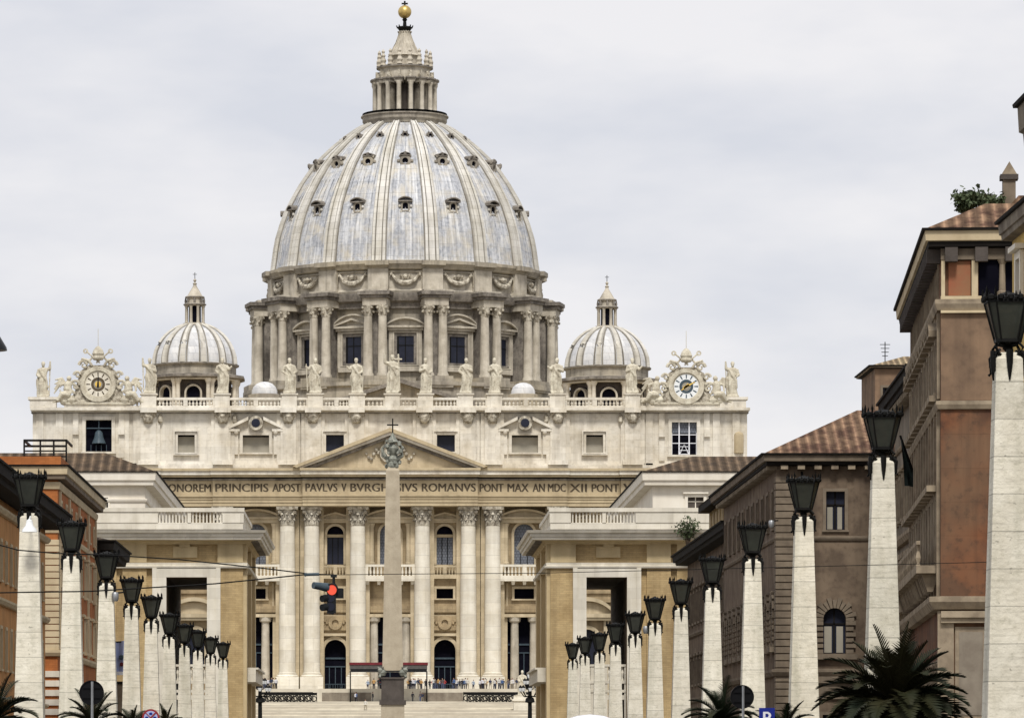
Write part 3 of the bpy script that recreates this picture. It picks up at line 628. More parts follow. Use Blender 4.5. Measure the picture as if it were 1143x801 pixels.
# --- clocks
def clock(cp, zp, right):
    c, z = fx(cp), fz(zp); yc = yb-.2; m_ = MB(); m_.use('carve')
    m_.prism([(c-4.3,fz(451)),(c+4.3,fz(451)),(c+3.6,z-.6),(c+2.9,z+2.1),(c+1.5,z+3.1),(c-1.5,z+3.1),(c-2.9,z+2.1),(c-3.6,z-.6)], yc, yc+1.2)
    m_.use('statue'); m_.disc(c, z, 2.85, yc-.5, yc, 40, 2.2); m_.disc(c, z, 2.25, yc-.3, yc, 40, 1.98)
    m_.box(c-5.2, c+5.2, yc-.4, yc+1.3, fz(451), fz(448.8))
    for s_ in (-1, 1):
        # scrolls
        for rr, cx_, cz_ in ((.95, c+s_*3.6, z-.2), (.8, c+s_*2.3, z+3.1), (.75, c+s_*4.3, z-1.6), (.6, c+s_*3.3, z+1.5)):
            pts = [(cx_+rr*(1-t/9)*cos(t)*s_, yc-.15, cz_+rr*(1-t/9)*sin(t)) for t in [i*.6 for i in range(14)]]
            m_.tube(pts, [.26-.01*i for i in range(14)], 6)
        m_.tube([(c+s_*1.6,yc,z+3.6),(c+s_*.3,yc-.1,z+5.0)], .16, 6); m_.ball((c+s_*1.9,yc,z+3.5), .38, 8)
        m_.tube([(c-s_*.3,yc-.25,z+3.4),(c+s_*1.9,yc-.25,z+5.3)], .13, 6); m_.disc(c+s_*2.0, z+5.3, .42, yc-.3, yc-.1, 10, .18)
        m_.tube([(c+s_*1.0,yc-.1,z+3.0),(c+s_*1.5,yc-.3,z+3.8),(c+s_*2.5,yc-.2,z+4.1),(c+s_*2.9,yc,z+3.2)], .22, 6)
    m_.lathe([(.75,z+3.9),(.95,z+4.2),(.85,z+4.6),(.98,z+4.9),(.75,z+5.5),(.35,z+6.0),(.05,z+6.15)], c, yc, 16)
    m_.tube([(c,yc,z+6.1),(c,yc,z+8.9)], .045, 5)
    o = bp(m_, 'clock')
    p = MB(); p.use('blind'); p.disc(c, z, 2.0, yc-.22, yc-.1, 40)
    p.use('globe' if right else 'proptr'); p.disc(c, z, 1.98, yc-.26, yc-.221, 40, 1.1)
    p.use('visor' if right else 'ink')
    for k in range(12):
        t = k*pi/6; dx, dz = sin(t), cos(t); px, pz = cos(t)*.07, -sin(t)*.07
        p.add([(c+dx*1.25-px,yc-.28,z+dz*1.25-pz),(c+dx*1.25+px,yc-.28,z+dz*1.25+pz),(c+dx*1.88+px*1.6,yc-.28,z+dz*1.88+pz*1.6),(c+dx*1.88-px*1.6,yc-.28,z+dz*1.88-pz*1.6)], [[0,1,2,3]])
    p.disc(c, z, 1.12, yc-.285, yc-.265, 30, .72)
    p.use('goldp' if not right else 'blind'); p.disc(c, z, .5, yc-.29, yc-.27, 20)
    bp(p, 'dial', parent=o, smooth=False)
    def hand(deg, l_, w_, mt):
        h = MB(); t = R(deg); dx, dz = sin(t), cos(t); px, pz = cos(t)*w_, -sin(t)*w_
        h.add([(c-dx*.5-px*1.6,yc-.34,z-dz*.5-pz*1.6),(c-dx*.5+px*1.6,yc-.34,z-dz*.5+pz*1.6),(c+dx*l_+px*.4,yc-.34,z+dz*l_+pz*.4),(c+dx*l_-px*.4,yc-.34,z+dz*l_-pz*.4)]+[(c-dx*.5-px*1.6,yc-.30,z-dz*.5-pz*1.6),(c-dx*.5+px*1.6,yc-.30,z-dz*.5+pz*1.6),(c+dx*l_+px*.4,yc-.30,z+dz*l_+pz*.4),(c+dx*l_-px*.4,yc-.30,z+dz*l_-pz*.4)],
              [[0,1,2,3],[7,6,5,4],[0,4,5,1],[1,5,6,2],[2,6,7,3],[3,7,4,0]])
        bp(h, 'hand', mt, o)
    if right: hand(63, 1.55, .13, 'goldp'); hand(232, 1.0, .16, 'goldp')
    else: hand(2, 1.3, .12, 'black')
    return o
CL = [clock(109.5, 428.8, False), clock(766, 431.2, True)]

# --- statues along the balustrade
def figure(mb, x, y, z, h, seed, arms, lean=0., turn=0.):
    """robed standing figure, h = height; arms = ((elbow),(hand)) per side in units of h"""
    rd = random.Random(seed); u = h/7.6; ph = [rd.uniform(0, 6.28) for _ in range(4)]
    prof = [(0,1.35,.9),(.25,1.28,.88),(1.2,1.12,.8),(2.4,1.18,.85),(3.6,1.2,.8),(4.3,.98,.66),(5.0,1.08,.68),(5.7,1.15,.66),(6.15,.92,.54),(6.35,.45,.38)]
    sway = rd.choice((-1, 1))*.25; n = 24; vs = []; fs = []
    for (zz, rx, ry) in prof:
        ox = sway*sin(zz/6.3*pi)+lean*zz
        for k in range(n):
            t = 2*pi*k/n; fold = 1+(.17*sin(5*t+ph[0]+zz*.35)+.11*sin(9*t+ph[1]-zz*.6))*(1 if zz < 5 else .3)
            vs.append((x+u*(ox+rx*fold*cos(t+turn)), y+u*ry*fold*sin(t+turn), z+u*zz))
    p = len(prof)
    for i in range(p-1):
        for k in range(n): fs.append([i*n+k, i*n+(k+1)%n, (i+1)*n+(k+1)%n, (i+1)*n+k])
    fs += [list(range(n))[::-1], list(range((p-1)*n, p*n))]; mb.add(vs, fs)
    ox = lean*6.4
    mb.tube([(x+u*ox,y,z+u*6.2),(x+u*(ox+lean*.5),y-u*.05,z+u*6.75)], [u*.34,u*.28], 10)
    hx = x+u*(ox+lean); mb.ball((hx, y-u*.12, z+u*7.1), u*.5, 12, sx=.85, sy=.95, sz=1.1)
    mb.ball((hx, y-u*.42, z+u*6.75), u*.28, 8)        # beard
    mb.ball((hx, y+u*.1, z+u*7.3), u*.5, 10, sx=.95)     # hair
    mb.tube([(hx,y-u*.55,z+u*7.2),(hx,y-u*.68,z+u*7.02)], [u*.06,u*.1], 6)
    for s_, (el, ha) in zip((-1, 1), arms):
        sh = (x+u*(ox+s_*.92), y, z+u*5.95); e = (x+u*(ox+el[0]), y+u*el[1], z+u*el[2]); hd = (x+u*(ox+ha[0]), y+u*ha[1], z+u*ha[2])
        mb.tube([sh, e], [u*.4, u*.33], 10); mb.ball(e, u*.33, 8); mb.tube([e, hd], [u*.36, u*.2], 10); mb.ball(hd, u*.24, 8)
    # mantle falling diagonally across the body
    mb.tube([(x+u*(ox-.8),y-u*.45,z+u*5.9),(x+u*(.1+sway),y-u*.72,z+u*4.6),(x+u*(.85+sway*.5),y-u*.65,z+u*3.4),(x+u*.95,y-u*.4,z+u*1.6)], [u*.25,u*.3,u*.32,u*.2], 8)
    mb.tube([(x-u*.5,y-u*.6,z),(x-u*.45+u*sway,y-u*.8,z+u*2.4),(x-u*.5,y-u*.4,z+u*4)], [u*.3,u*.32,u*.2], 8)
down = lambda s: ((s*1.35, -.15, 4.7), (s*.9, -.85, 4.2)); chest = lambda s: ((s*1.3, -.2, 4.7), (s*.2, -.85, 5.1)); out_ = lambda s: ((s*1.5, -.3, 5.1), (s*2.1, -.6, 5.7)); upa = lambda s: ((s*1.5, -.2, 6.0), (s*1.6, -.3, 7.6)); hip = lambda s: ((s*1.6, .1, 4.7), (s*.8, -.4, 4.0))
SP = [(48,443,'tall marble saint at the far left end of the church parapet, staff in hand', down, upa, (1.62,.0,8.3)),
      (167,439,'marble saint just right of the left clock, holding up a short staff', upa, chest, (-1.62,0,8.2)),
      (248,439,'marble saint in front of the small left dome, second from the left clock', down, out_, None),
      (323,439,'broad-shouldered marble saint standing before the left side of the drum, elbows out', hip, hip, None),
      (352,439,'marble saint with a thin staff below the drum, right of the broad-shouldered one', out_, down, (-2.1,-.6,6.8)),
      (399,439,'marble saint leaning left, one arm spread, immediately left of the central figure', out_, down, (1.35,-.9,6.2)),
      (438,439,'central marble figure holding a tall cross, tallest on the church parapet', upa, chest, 'cross'),
      (475,439,'heavily draped marble saint right beside the central figure with the cross', chest, down, None),
      (519.5,439,'marble saint stepping sideways, second to the right of the central figure', hip, chest, None),
      (552,439,'marble saint with arms folded and knee bent, below the right part of the drum', chest, hip, None),
      (622,439,'marble saint right of the right round skylight dome, arm stretched out', out_, chest, None),
      (706,439,'marble saint between the small right dome and the right clock', chest, out_, None),
      (818,443,'marble saint at the far right end of the parapet with an upright staff', upa, down, (-1.62,0,8.0))]
for i, (px, py, lab, la, ra, staff) in enumerate(SP):
    m_ = MB(); x, z = fx(px), fz(py); h = 5.35 if i != 6 else 5.9; u = h/7.6; y = yb+.25
    m_.taper(x, y, z, z+.32, 1.0, .95, .8, .75)
    figure(m_, x, y, z+.3, h, 11+i*7, (la(-1), ra(1)), lean=(-.04 if i == 5 else .03 if i == 8 else 0), turn=0)
    if staff == 'cross':
        m_.tube([(x+u*1.5,y-.3,z+.4),(x+u*1.2,y-.2,z+u*8.2)], .16, 8); m_.tube([(x+u*.5,y-.2,z+u*7.1),(x+u*2.0,y-.25,z+u*7.1)], .15, 8)
    elif staff: m_.tube([(x+u*staff[0]*.85,y-.4,z+.4),(x+u*staff[0],y+u*staff[1],z+u*staff[2])], .11, 6)
    o = m_.build('statue', 'statue', ang=60); voxel(o, .085); o.data.materials.clear(); o.data.materials.append(M['statue'])
    tag(o, lab, 'statue', 'marble figures standing along the church parapet')
for k, (cp, side, lab) in enumerate(((109.5,-1,'winged marble angel reclining against the left side of the left clock'),(109.5,1,'winged marble angel reclining against the right side of the left clock'),(766,-1,'winged marble angel reclining against the left side of the right clock'),(766,1,'winged marble angel reclining against the right side of the right clock'))):
    m_ = MB(); c = fx(cp)+side*4.9; z = fz(450.4); y = yb-.1; s_ = side
    m_.tube([(c-s_*.3,y,z+1.6),(c,y-.2,z+2.4),(c-s_*.1,y-.2,z+3.2),(c-s_*.2,y-.2,z+3.7)], [.75,.7,.62,.3], 10)
    m_.ball((c-s_*.25,y-.35,z+4.05), .42, 10)
    m_.tube([(c-s_*.3,y-.3,z+1.5),(c+s_*.9,y-.8,z+1.5),(c+s_*1.6,y-.7,z+.4)], [.62,.5,.28], 9); m_.tube([(c-s_*.3,y,z+1.3),(c+s_*.8,y-.3,z+.9),(c+s_*2.4,y-.3,z+.2)], [.6,.5,.25], 9)
    m_.tube([(c-s_*.2,y,z+3.2),(c-s_*1.0,y-.2,z+3.2),(c-s_*1.7,y-.2,z+2.5)], [.28,.24,.17], 8); m_.tube([(c+s_*.3,y,z+3.2),(c+s_*1.1,y-.3,z+3.0),(c+s_*1.2,y-.6,z+2.0)], [.28,.24,.17], 8)
    for j in range(4):
        m_.tube([(c+s_*.3,y+.4,z+3.1),(c+s_*(1.0+.1*j),y+.5,z+4.1-.3*j),(c+s_*(2.1+.05*j),y+.5,z+3.9-.75*j)], [.25,.3,.1], 6)
    m_.ball((c-s_*.6,y,z+.6), .8, 8); m_.ball((c+s_*.6,y,z+.4), .7, 8)
    o = m_.build('angel_statue', 'statue', ang=60); voxel(o, .085); o.data.materials.clear(); o.data.materials.append(M['statue'])
    tag(o, lab, 'statue', 'winged marble figures flanking the clocks')

# --- roof structures behind the parapet
m_ = MB(); zr = fz(459)
m_.use('drum'); m_.prism([(-16,zr),(24,zr),(24,61.8),(15.5,62.0),(3,66.0),(-9.5,62.0),(-16,61.8)], 779, 826)
m_.use('darkcor'); m_.prism([(-10.4,61.8),(3,66.0),(16.4,61.8),(16.4,62.4),(3,66.7),(-10.4,62.4)], 777.4, 826)
bp(m_, 'nave_roof', smooth=False)
for px, rr in ((295.3, 14.5), (584, 13.5)):
    Yk = 775; kx = 5220/Yk; x = (px-427)/kx; z = 3+(850-440)/kx; r_ = rr/kx; m_ = MB()
    m_.use('leads'); m_.lathe([(r_,z-1.5),(r_,z),(r_*.97,z+r_*.3),(r_*.85,z+r_*.58),(r_*.6,z+r_*.82),(r_*.3,z+r_*.94),(.01,z+r_*.98)], x, Yk, 28)
    m_.use('drum'); m_.lathe([(r_*1.25,zr),(r_*1.25,z-.1),(r_*1.02,z+.05)], x, Yk, 28); bp(m_, 'skylight_dome')

# --- main drum
def pol(r, t): return (CX+r*sin(t), CY-r*cos(t))     # angle 0 faces the street
def radial(mb, t, r0, r1, hw, z0, z1, hw1=None):
    hw1 = hw if hw1 is None else hw1
    ux, uy = sin(t), -cos(t); vx, vy = cos(t), sin(t)
    def q(r, w_, z): return (CX+ux*r+vx*w_, CY+uy*r+vy*w_, z)
    mb.add([q(r1,-hw,z0),q(r1,hw,z0),q(r0,hw,z0),q(r0,-hw,z0),q(r1,-hw1,z1),q(r1,hw1,z1),q(r0,hw1,z1),q(r0,-hw1,z1)], [[0,3,2,1],[4,5,6,7],[0,1,5,4],[1,2,6,5],[2,3,7,6],[3,0,4,7]])
m_ = MB(); m_.use('drum')
m_.lathe([(30.6,50),(30.6,66),(30.0,66.2),(30.0,71.6),(30.6,71.9),(30.6,72.6),(24.6,72.7),(24.6,86.4)], CX, CY, 96)
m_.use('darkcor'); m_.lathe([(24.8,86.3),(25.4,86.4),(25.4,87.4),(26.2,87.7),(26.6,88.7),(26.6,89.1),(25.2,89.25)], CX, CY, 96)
m_.use('drumlt')
m_.lathe([(25.2,89.2),(25.4,89.6),(25.1,90.0),(25.1,93.4)], CX, CY, 96)
m_.use('drum')
m_.lathe([(25.1,93.35),(25.9,93.6),(26.3,94.3),(26.5,94.5),(26.5,95.0),(25.0,95.3)], CX, CY, 96)
DR = bp(m_, 'drum', ang=25)
for k in range(16):
    tb = R(11.25+22.5*k); tw = R(22.5*k)
    m_ = MB(); m_.use('darkcor'); radial(m_, tb, 24.0, 27.2, 1.3, 72.5, 86.8); m_.use('drum'); radial(m_, tb, 24, 30.4, 2.9, 71.5, 73.6);  # dark body paints the deep shadow between the paired columns
    m_.use('darkcor'); radial(m_, tb, 24, 29.7, 2.55, 87.9, 88.5); radial(m_, tb, 24, 30.2, 2.95, 88.5, 89.15, 3.05)
    m_.use('drumlt'); radial(m_, tb, 24, 29.3, 2.25, 86.6, 87.9); radial(m_, tb, 24, 28.6, 2.2, 89.15, 89.6)
    m_.use('drumlt'); radial(m_, tb, 24.6, 26.0, 1.9, 89.2, 93.6)
    m_.use('drum'); radial(m_, tb, 24.6, 27.1, 2.2, 94.2, 95.05)
    o = bp(m_, 'buttress', smooth=False)
    for s_ in (-1, 1):
        ux, uy = sin(tb), -cos(tb); vx, vy = cos(tb), sin(tb); x = CX+ux*28.3+vx*1.35*s_; y = CY+uy*28.3+vy*1.35*s_
        c_ = MB(); c_.use('drumlt'); c_.lathe([(1.1,73.5),(1.1,74.0),(.88,74.4),(.86,79),(.76,84.7)], x, y, 14)
        c_.use('carve'); c_.lathe([(.78,84.7),(.85,85.0),(.8,85.3),(1.15,86.3),(1.2,86.6)], x, y, 12)
        for j in range(4): c_.ball((x+cos(j*pi/2+tb)*1.0, y+sin(j*pi/2+tb)*1.0, 85.5), .32, 6); 
        for j in range(4): c_.ball((x+cos(j*pi/2+tb+.78)*1.15, y+sin(j*pi/2+tb+.78)*1.15, 86.2), .30, 6)
        bp(c_, 'column', parent=o)
    # window
    fr = (CX+sin(tw)*24.8, CY-cos(tw)*24.8, cos(tw), sin(tw)); m_ = MB(fr); m_.use('drumlt')
    m_.use('darkcor'); frame_ring(m_, -1.55, 1.55, 76.4, 81.3, .5, -.2, .3); m_.use('drumlt'); frame_ring(m_, -2.06, 2.06, 76.0, 81.85, .35, -.5, .3)  # dark inner ring paints the shaded window reveal
    for s_ in (-1, 1): m_.box(s_*2.75-.3, s_*2.75+.3, -.5, .3, 75.6, 82.3)
    m_.box(-3.3, 3.3, -.9, .3, 82.3, 82.8)
    m_.box(-2.9, 2.9, -.6, .3, 74.8, 75.7)
    if k % 2 == 0: seg_ped(m_, -3.5, 3.5, 82.8, 1.25, -1.3, .3, .35)
    else: tri_ped(m_, -3.5, 3.5, 82.8, 1.5, -1.3, .3, .35); 
    if k % 2: seg_ped(m_, -4.0, 4.0, 83.0, 1.9, -.7, .3, .3)
    o = bp(m_, 'window'); p = MB(fr); p.use('glass'); p.box(-1.55, 1.55, -.03, .2, 76.4, 81.3); p.use('iron')
    p.box(-.09, .09, -.1, -.031, 76.4, 81.3); p.box(-1.55, 1.55, -.1, -.032, 79.5, 79.65); p.box(-1.5, -1.2, -.12, -.033, 76.4, 81.2)
    bp(p, 'pane', parent=o, smooth=False)
    # garland
    fr = (CX+sin(tw)*25.1, CY-cos(tw)*25.1, cos(tw), sin(tw)); m_ = MB(fr)
    m_.use('drum'); frame_ring(m_, -3.0, 3.0, 90.4, 93.0, .18, -.3, .1, sill=False); m_.use('carve')
    m_.tube([(-2.5,-.3,92.6),(-1.7,-.55,91.5),(-.6,-.6,91.0),(.6,-.6,91.0),(1.7,-.55,91.5),(2.5,-.3,92.6)], [.2,.36,.5,.5,.36,.2], 8)
    m_.ball((0,-.5,92.2), .5, 8); [m_.ball((s_*2.6,-.35,92.6), .36, 6) for s_ in (-1, 1)]; [m_.ball((s_*.8,-.45,92.3), .3, 6) for s_ in (-1, 1)]
    bp(m_, 'garland')

# --- main dome shell, ribs, dormers
DP = [(25.2,94.9),(25.0,95.6),(24.75,97.3),(24.5,99.2),(24.1,101.3),(23.4,103.7),(22.5,106.2),(21.2,108.8),(19.7,111.4),(18.0,113.9),(15.9,116.4),(13.6,118.6),(11.2,120.6),(9.2,122.0),(7.6,122.9)]
def dr(z):
    for (a_, b_), (c_, d_) in zip(DP, DP[1:]):
        if z <= d_: return a_+(c_-a_)*(z-b_)/(d_-b_)
    return 7.6
def dslope(z): return (dr(z+.4)-dr(z-.4))/.8
DM = bp((lambda m: (m.lathe(DP, CX, CY, 128), m)[1])(MB()), 'dome', 'lead')
for k in range(16):
    t = R(11.25+22.5*k); m_ = MB()
    for (lo, hi, up, shrink) in ((-1.12, 1.12, .18, 1), (-.98, -.60, .62, 1), (.60, .98, .62, 1), (-.42, .42, .5, 1)):
        m_.use('ribd' if up < .3 else 'rib')
        vs = []; fs = []
        for i, (r_, z) in enumerate(DP):
            wv = (1.25 if i < 13 else 1.0)*(.32+.68*(r_/25)); ux, uy = sin(t), -cos(t); vx, vy = cos(t), sin(t)
            sl_ = dslope(z); nn = hypot(1, sl_); nr, nz_ = 1/nn, -sl_/nn
            for (w_, e) in ((lo*wv, -.3), (lo*wv, up), (hi*wv, up), (hi*wv, -.3)):
                rr = r_+nr*e; vs.append((CX+ux*rr+vx*w_, CY+uy*rr+vy*w_, z+nz_*e))
        for i in range(len(DP)-1):
            for j in range(3): a_ = i*4+j; fs.append([a_, a_+1, a_+5, a_+4])
        m_.add(vs, fs)
    bp(m_, 'rib', None, DM)
    m_ = MB()
    for q in range(-2, 3):
        tq = R(22.5*k+q*3.1); pts = []
        for (r_, z) in DP[1:]: pts.append((CX+(r_+.03)*sin(tq), CY-(r_+.03)*cos(tq), z))
        m_.tube(pts, .085, 4)
    bp(m_, 'seams', 'lead', DM)
    tw = R(22.5*k)
    for z, kind in ((105.6, 0), (114.4, 1), (120.0, 2)):
        r_ = dr(z); fr = (CX+sin(tw)*r_, CY-cos(tw)*r_, cos(tw), sin(tw)); m_ = MB(fr)
        if kind == 0:
            m_.use('drum'); frame_ring(m_, -.5, .5, z-1.0, z+.45, .32, -.45, 1.2, True); m_.use('darkcor'); seg_ped(m_, -1.35, 1.35, z+.6, .55, -.8, 2.0, .22, 8)
            m_.use('rib'); [m_.ball((s_*1.05, -.3, z-.2), .3, 6) for s_ in (-1, 1)]; [m_.ball((s_*.8, -.35, z-1.2), .3, 6) for s_ in (-1, 1)]; m_.box(-.9, .9, -.35, .8, z-1.75, z-1.5)
            m_.use('dark'); m_.box(-.5, .5, -.25, 1.1, z-1.0, z+.3)
        elif kind == 1:
            m_.use('drum'); m_.disc(0, z, 1.05, -.6, 2.2, 20, .55)
            for j in range(8): m_.ball((1.25*cos(j*pi/4), -.3, z+1.25*sin(j*pi/4)), .33, 6)
            m_.use('darkcor'); m_.ball((0,-.5,z+1.35), .42, 6); seg_ped(m_, -1.0, 1.0, z+.95, .35, -.75, 1.8, .16, 8); m_.use('dark'); m_.disc(0, z, .58, -.3, 2.0, 16)
        else:
            m_.use('darkcor'); m_.disc(0, z, .6, -.5, 1.8, 16, .33)
            for j in range(6): m_.ball((.7*cos(j*pi/3), -.3, z+.7*sin(j*pi/3)), .18, 5)
            m_.use('dark'); m_.disc(0, z, .36, -.3, 1.7, 12)
        bp(m_, 'dormer', parent=DM)
# --- lantern
def dz(py): return 3+(850-py)/5.898
m_ = MB(); m_.use('drum')
m_.lathe([(7.6,dz(142)),(7.7,dz(139)),(8.0,dz(137)),(8.0,dz(132.5)),(8.3,dz(132)),(8.3,dz(130.8)),(7.8,dz(130.5)),(5.0,dz(130.4))], CX, CY, 48)
m_.use('granited'); m_.lathe([(3.5,dz(131)),(3.5,dz(95)),(3.6,dz(94))], CX, CY, 48); m_.use('drumlt'); m_.lathe([(3.6,dz(94.5)),(5.0,dz(93)),(5.1,dz(90)),(4.85,dz(89.5)),(4.75,dz(78.5)),(5.2,dz(77.5)),(5.2,dz(75.5)),(4.6,dz(75)),(2.7,dz(74.5)),(2.7,dz(64)),(3.2,dz(63.4)),(2.75,dz(61)),(2.05,dz(53)),(1.45,dz(45)),(1.05,dz(38)),(1.0,dz(35.5)),(.5,dz(34))], CX, CY, 48)  # core darkened: shade between the columns is put into its colour
m_.use('darkcor'); m_.lathe([(5.35,dz(77.6)),(5.35,dz(76.2)),(5.0,dz(75.9))], CX, CY, 48)
LN = bp(m_, 'lantern')
for k in range(16):
    t = R(11.25+22.5*k)
    m_ = MB(); m_.use('carve')
    for s_ in (0,):
        q = t; x, y = pol(5.75, q); m_.use('drumlt'); m_.lathe([(.62,dz(129.5)),(.55,dz(127.5)),(.46,dz(126.5)),(.42,dz(99)),(.62,dz(96)),(.62,dz(95))], x, y, 10)
    m_.use('drum'); radial(m_, t, 3.4, 5.0, .22, dz(130), dz(95)); radial(m_, t, 3.6, 6.2, .75, dz(96), dz(92)); m_.use('darkcor'); radial(m_, t, 3.6, 6.5, .9, dz(92), dz(90.4)); 
    m_.use('carve'); radial(m_, t, 4.6, 5.6, .35, dz(90.4), dz(82), .12)
    bp(m_, 'column', parent=LN)
    x, y = pol(4.9, t); m_ = MB(); m_.lathe([(.62,dz(75.4)),(.42,dz(73)),(.60,dz(70.5)),(.30,dz(67)),(.46,dz(65)),(.2,dz(62.5)),(.36,dz(60.5)),(.03,dz(57.5))], x, y, 7); bp(m_, 'candelabrum', 'drumlt', LN)
    m_ = MB(); x, y = pol(3.05, t); m_.tube([(*pol(3.05,t),dz(64)),(*pol(2.8,t),dz(61)),(*pol(2.1,t),dz(53)),(*pol(1.5,t),dz(45)),(*pol(1.1,t),dz(38)),(*pol(1.3,t),dz(35.5))], [.16,.15,.13,.11,.09,.14], 5); bp(m_, 'rib', 'drumlt', LN)
    x, y = pol(7.95, t); m_ = MB(); m_.lathe([(.12,dz(131)),(.1,dz(128.5)),(.14,dz(128))], x, y, 5)
m_ = MB()
for k in range(48): x, y = pol(7.95, R(7.5*k)); m_.box(x-.05, x+.05, y-.05, y+.05, dz(130.8), dz(128.3))
m_.lathe([(7.9,dz(128.6)),(8.02,dz(128.5)),(8.02,dz(128)),(7.9,dz(128))], CX, CY, 48); bp(m_, 'railing', 'iron', LN)
m_ = MB(); m_.use('iron'); m_.lathe([(1.0,dz(35)),(1.45,dz(31.5)),(1.3,dz(30.2)),(.7,dz(30)),(.75,dz(36)),(.38,dz(30)),(.3,dz(24)),(.5,dz(22.5)),(.3,dz(20.5))], CX, CY, 12)
for k in range(8): x, y = pol(1.35, R(45*k)); m_.tube([(x,y,dz(32)),(CX+(x-CX)*1.15,CY+(y-CY)*1.15,dz(28.8))], .12, 5)
bp(m_, 'finial')
m_ = MB(); m_.ball((CX,CY,dz(13.6)), 1.27, 24); b_ = bp(m_, 'golden_ball', 'gold')
m_ = MB(); m_.box(CX-.17, CX+.17, CY-.17, CY+.17, dz(7), dz(1.5)); m_.box(CX-.6, CX+.6, CY-.15, CY+.15, dz(5.2), dz(3.6)); bp(m_, 'cross', 'iron', b_, smooth=False)

# --- the two smaller domes
def small_dome(px, dy, ytop):
    Yd = 810; k = 5220/Yd; x0 = (px-427)/k
    def z_(p): return 3+(850-(p+dy))/k
    m_ = MB(); R0 = 45.5/k
    m_.use('leads')
    prof = [(R0,z_(407.5))]+[(R0*cos(t)*1.0 if True else 0, z_(407.5)+ (z_(361.5)-z_(407.5))*sin(t)) for t in [i*pi/2*.97/14 for i in range(1, 14)]]
    prof = [(max(r, 1.75), z) for r, z in prof]; prof[-1] = (1.75, z_(361.5)); m_.lathe(prof, x0, Yd, 48)
    D_ = bp(m_, 'small_dome')
    for j in range(12):
        t = R(15+30*j)+pi/2; q = MB(); q.use('rib')
        pts = [(x0+(r+.05)*cos(t), Yd+(r+.05)*sin(t), z) for r, z in prof]; q.tube(pts, [.55-.02*i for i in range(len(pts))], 6)
        for s_ in (-1, 1): q.use('ribd'); q.tube([(a_-sin(t)*s_*(.75-.025*i), b_+cos(t)*s_*(.75-.025*i), c_) for i, (a_, b_, c_) in enumerate(pts)], .13, 4)
        q.use('rib')
        for i in (3, 5, 7): q.ball(tuple(Vector(pts[i])+Vector((0,0,.3))), .2, 5)
        bp(q, 'rib', None, D_)
    q = MB(); q.use('drum')
    q.lathe([(R0+.6,z_(420)),(R0+.1,z_(419)),(R0+.1,z_(410.5)),(R0+.55,z_(409.5)),(R0+.55,z_(407.8)),(R0,z_(407.2))], x0, Yd, 48)
    q.use('darkcor'); q.lathe([(R0+1.2,z_(426)),(R0+2.2,z_(424)),(R0+2.2,z_(421.5)),(R0+.5,z_(419.5))], x0, Yd, 8, a0=R(22.5), a1=R(382.5)); q.lathe([(R0+.62,z_(408.8)),(R0+.62,z_(407.9))], x0, Yd, 48, cap=False)
    q.use('granited'); q.lathe([(R0-.7,z_(462)),(R0-.7,z_(425))], x0, Yd, 32)  # dark inner wall paints the deep shade behind the bays
    bp(q, 'drum', parent=D_)
    for j in range(8):
        t = R(45*j); ux, uy = sin(t), -cos(t); fr = (x0+ux*(R0-.75)*1.0, Yd+uy*(R0-.75), cos(t), sin(t))
        q = MB(fr); q.use('dark'); q.box(-1.0, 1.0, -.06, .3, z_(452), z_(432)); q.use('drumlt'); frame_ring(q, -1.2, 1.2, z_(452), z_(434), .32, -.7, 0, True, False); q.use('trav')
        for s_ in (-1, 1): q.lathe([(.5,z_(460)),(.4,z_(456)),(.36,z_(431)),(.6,z_(428)),(.65,z_(426))], s_*2.6, -.9, 10)
        q.box(-3.1, 3.1, -1.5, .2, z_(426.5), z_(424.6)); bp(q, 'bay', parent=D_)
    q = MB(); q.use('drumlt')
    for j in range(8):
        t = R(22.5+45*j); q.lathe([(.36,z_(362)),(.26,z_(359)),(.24,z_(343)),(.4,z_(341.5))], x0+1.55*cos(t), Yd+1.55*sin(t), 8)
    q.use('dark'); q.lathe([(1.05,z_(362)),(1.05,z_(341))], x0, Yd, 16)
    q.use('drumlt'); q.lathe([(2.1,z_(363.5)),(1.95,z_(361)),(1.2,z_(360.5))], x0, Yd, 24); q.lathe([(1.5,z_(341.5)),(1.95,z_(340.5)),(1.8,z_(339)),(1.4,z_(338.5)),(1.4,z_(333.5)),(1.65,z_(332.5)),(1.6,z_(330.8)),(1.3,z_(330.2)),(.85,z_(325)),(.45,z_(321)),(.25,z_(318)),(.38,z_(316.5)),(.12,z_(315)),(.3,z_(312.8)),(.05,z_(310.8))], x0, Yd, 16)
    q.use('darkcor'); q.lathe([(1.98,z_(340.6)),(2.0,z_(339.6)),(1.7,z_(339.1))], x0, Yd, 24); q.lathe([(1.68,z_(332.7)),(1.7,z_(331.6)),(1.4,z_(331))], x0, Yd, 24)
    for j in range(8): t = R(45*j); q.lathe([(.16,z_(339)),(.2,z_(336)),(.05,z_(331.5))], x0+1.6*cos(t), Yd+1.6*sin(t), 6)
    q.use('iron'); q.tube([(x0,Yd,z_(311)),(x0,Yd,z_(304))], .06, 5); q.tube([(x0-.35,Yd,z_(306.2)),(x0+.35,Yd,z_(306.2))], .05, 5)
    bp(q, 'lantern', parent=D_)
small_dome(217.5, 0, 0); small_dome(677.5, 3.2, 0)
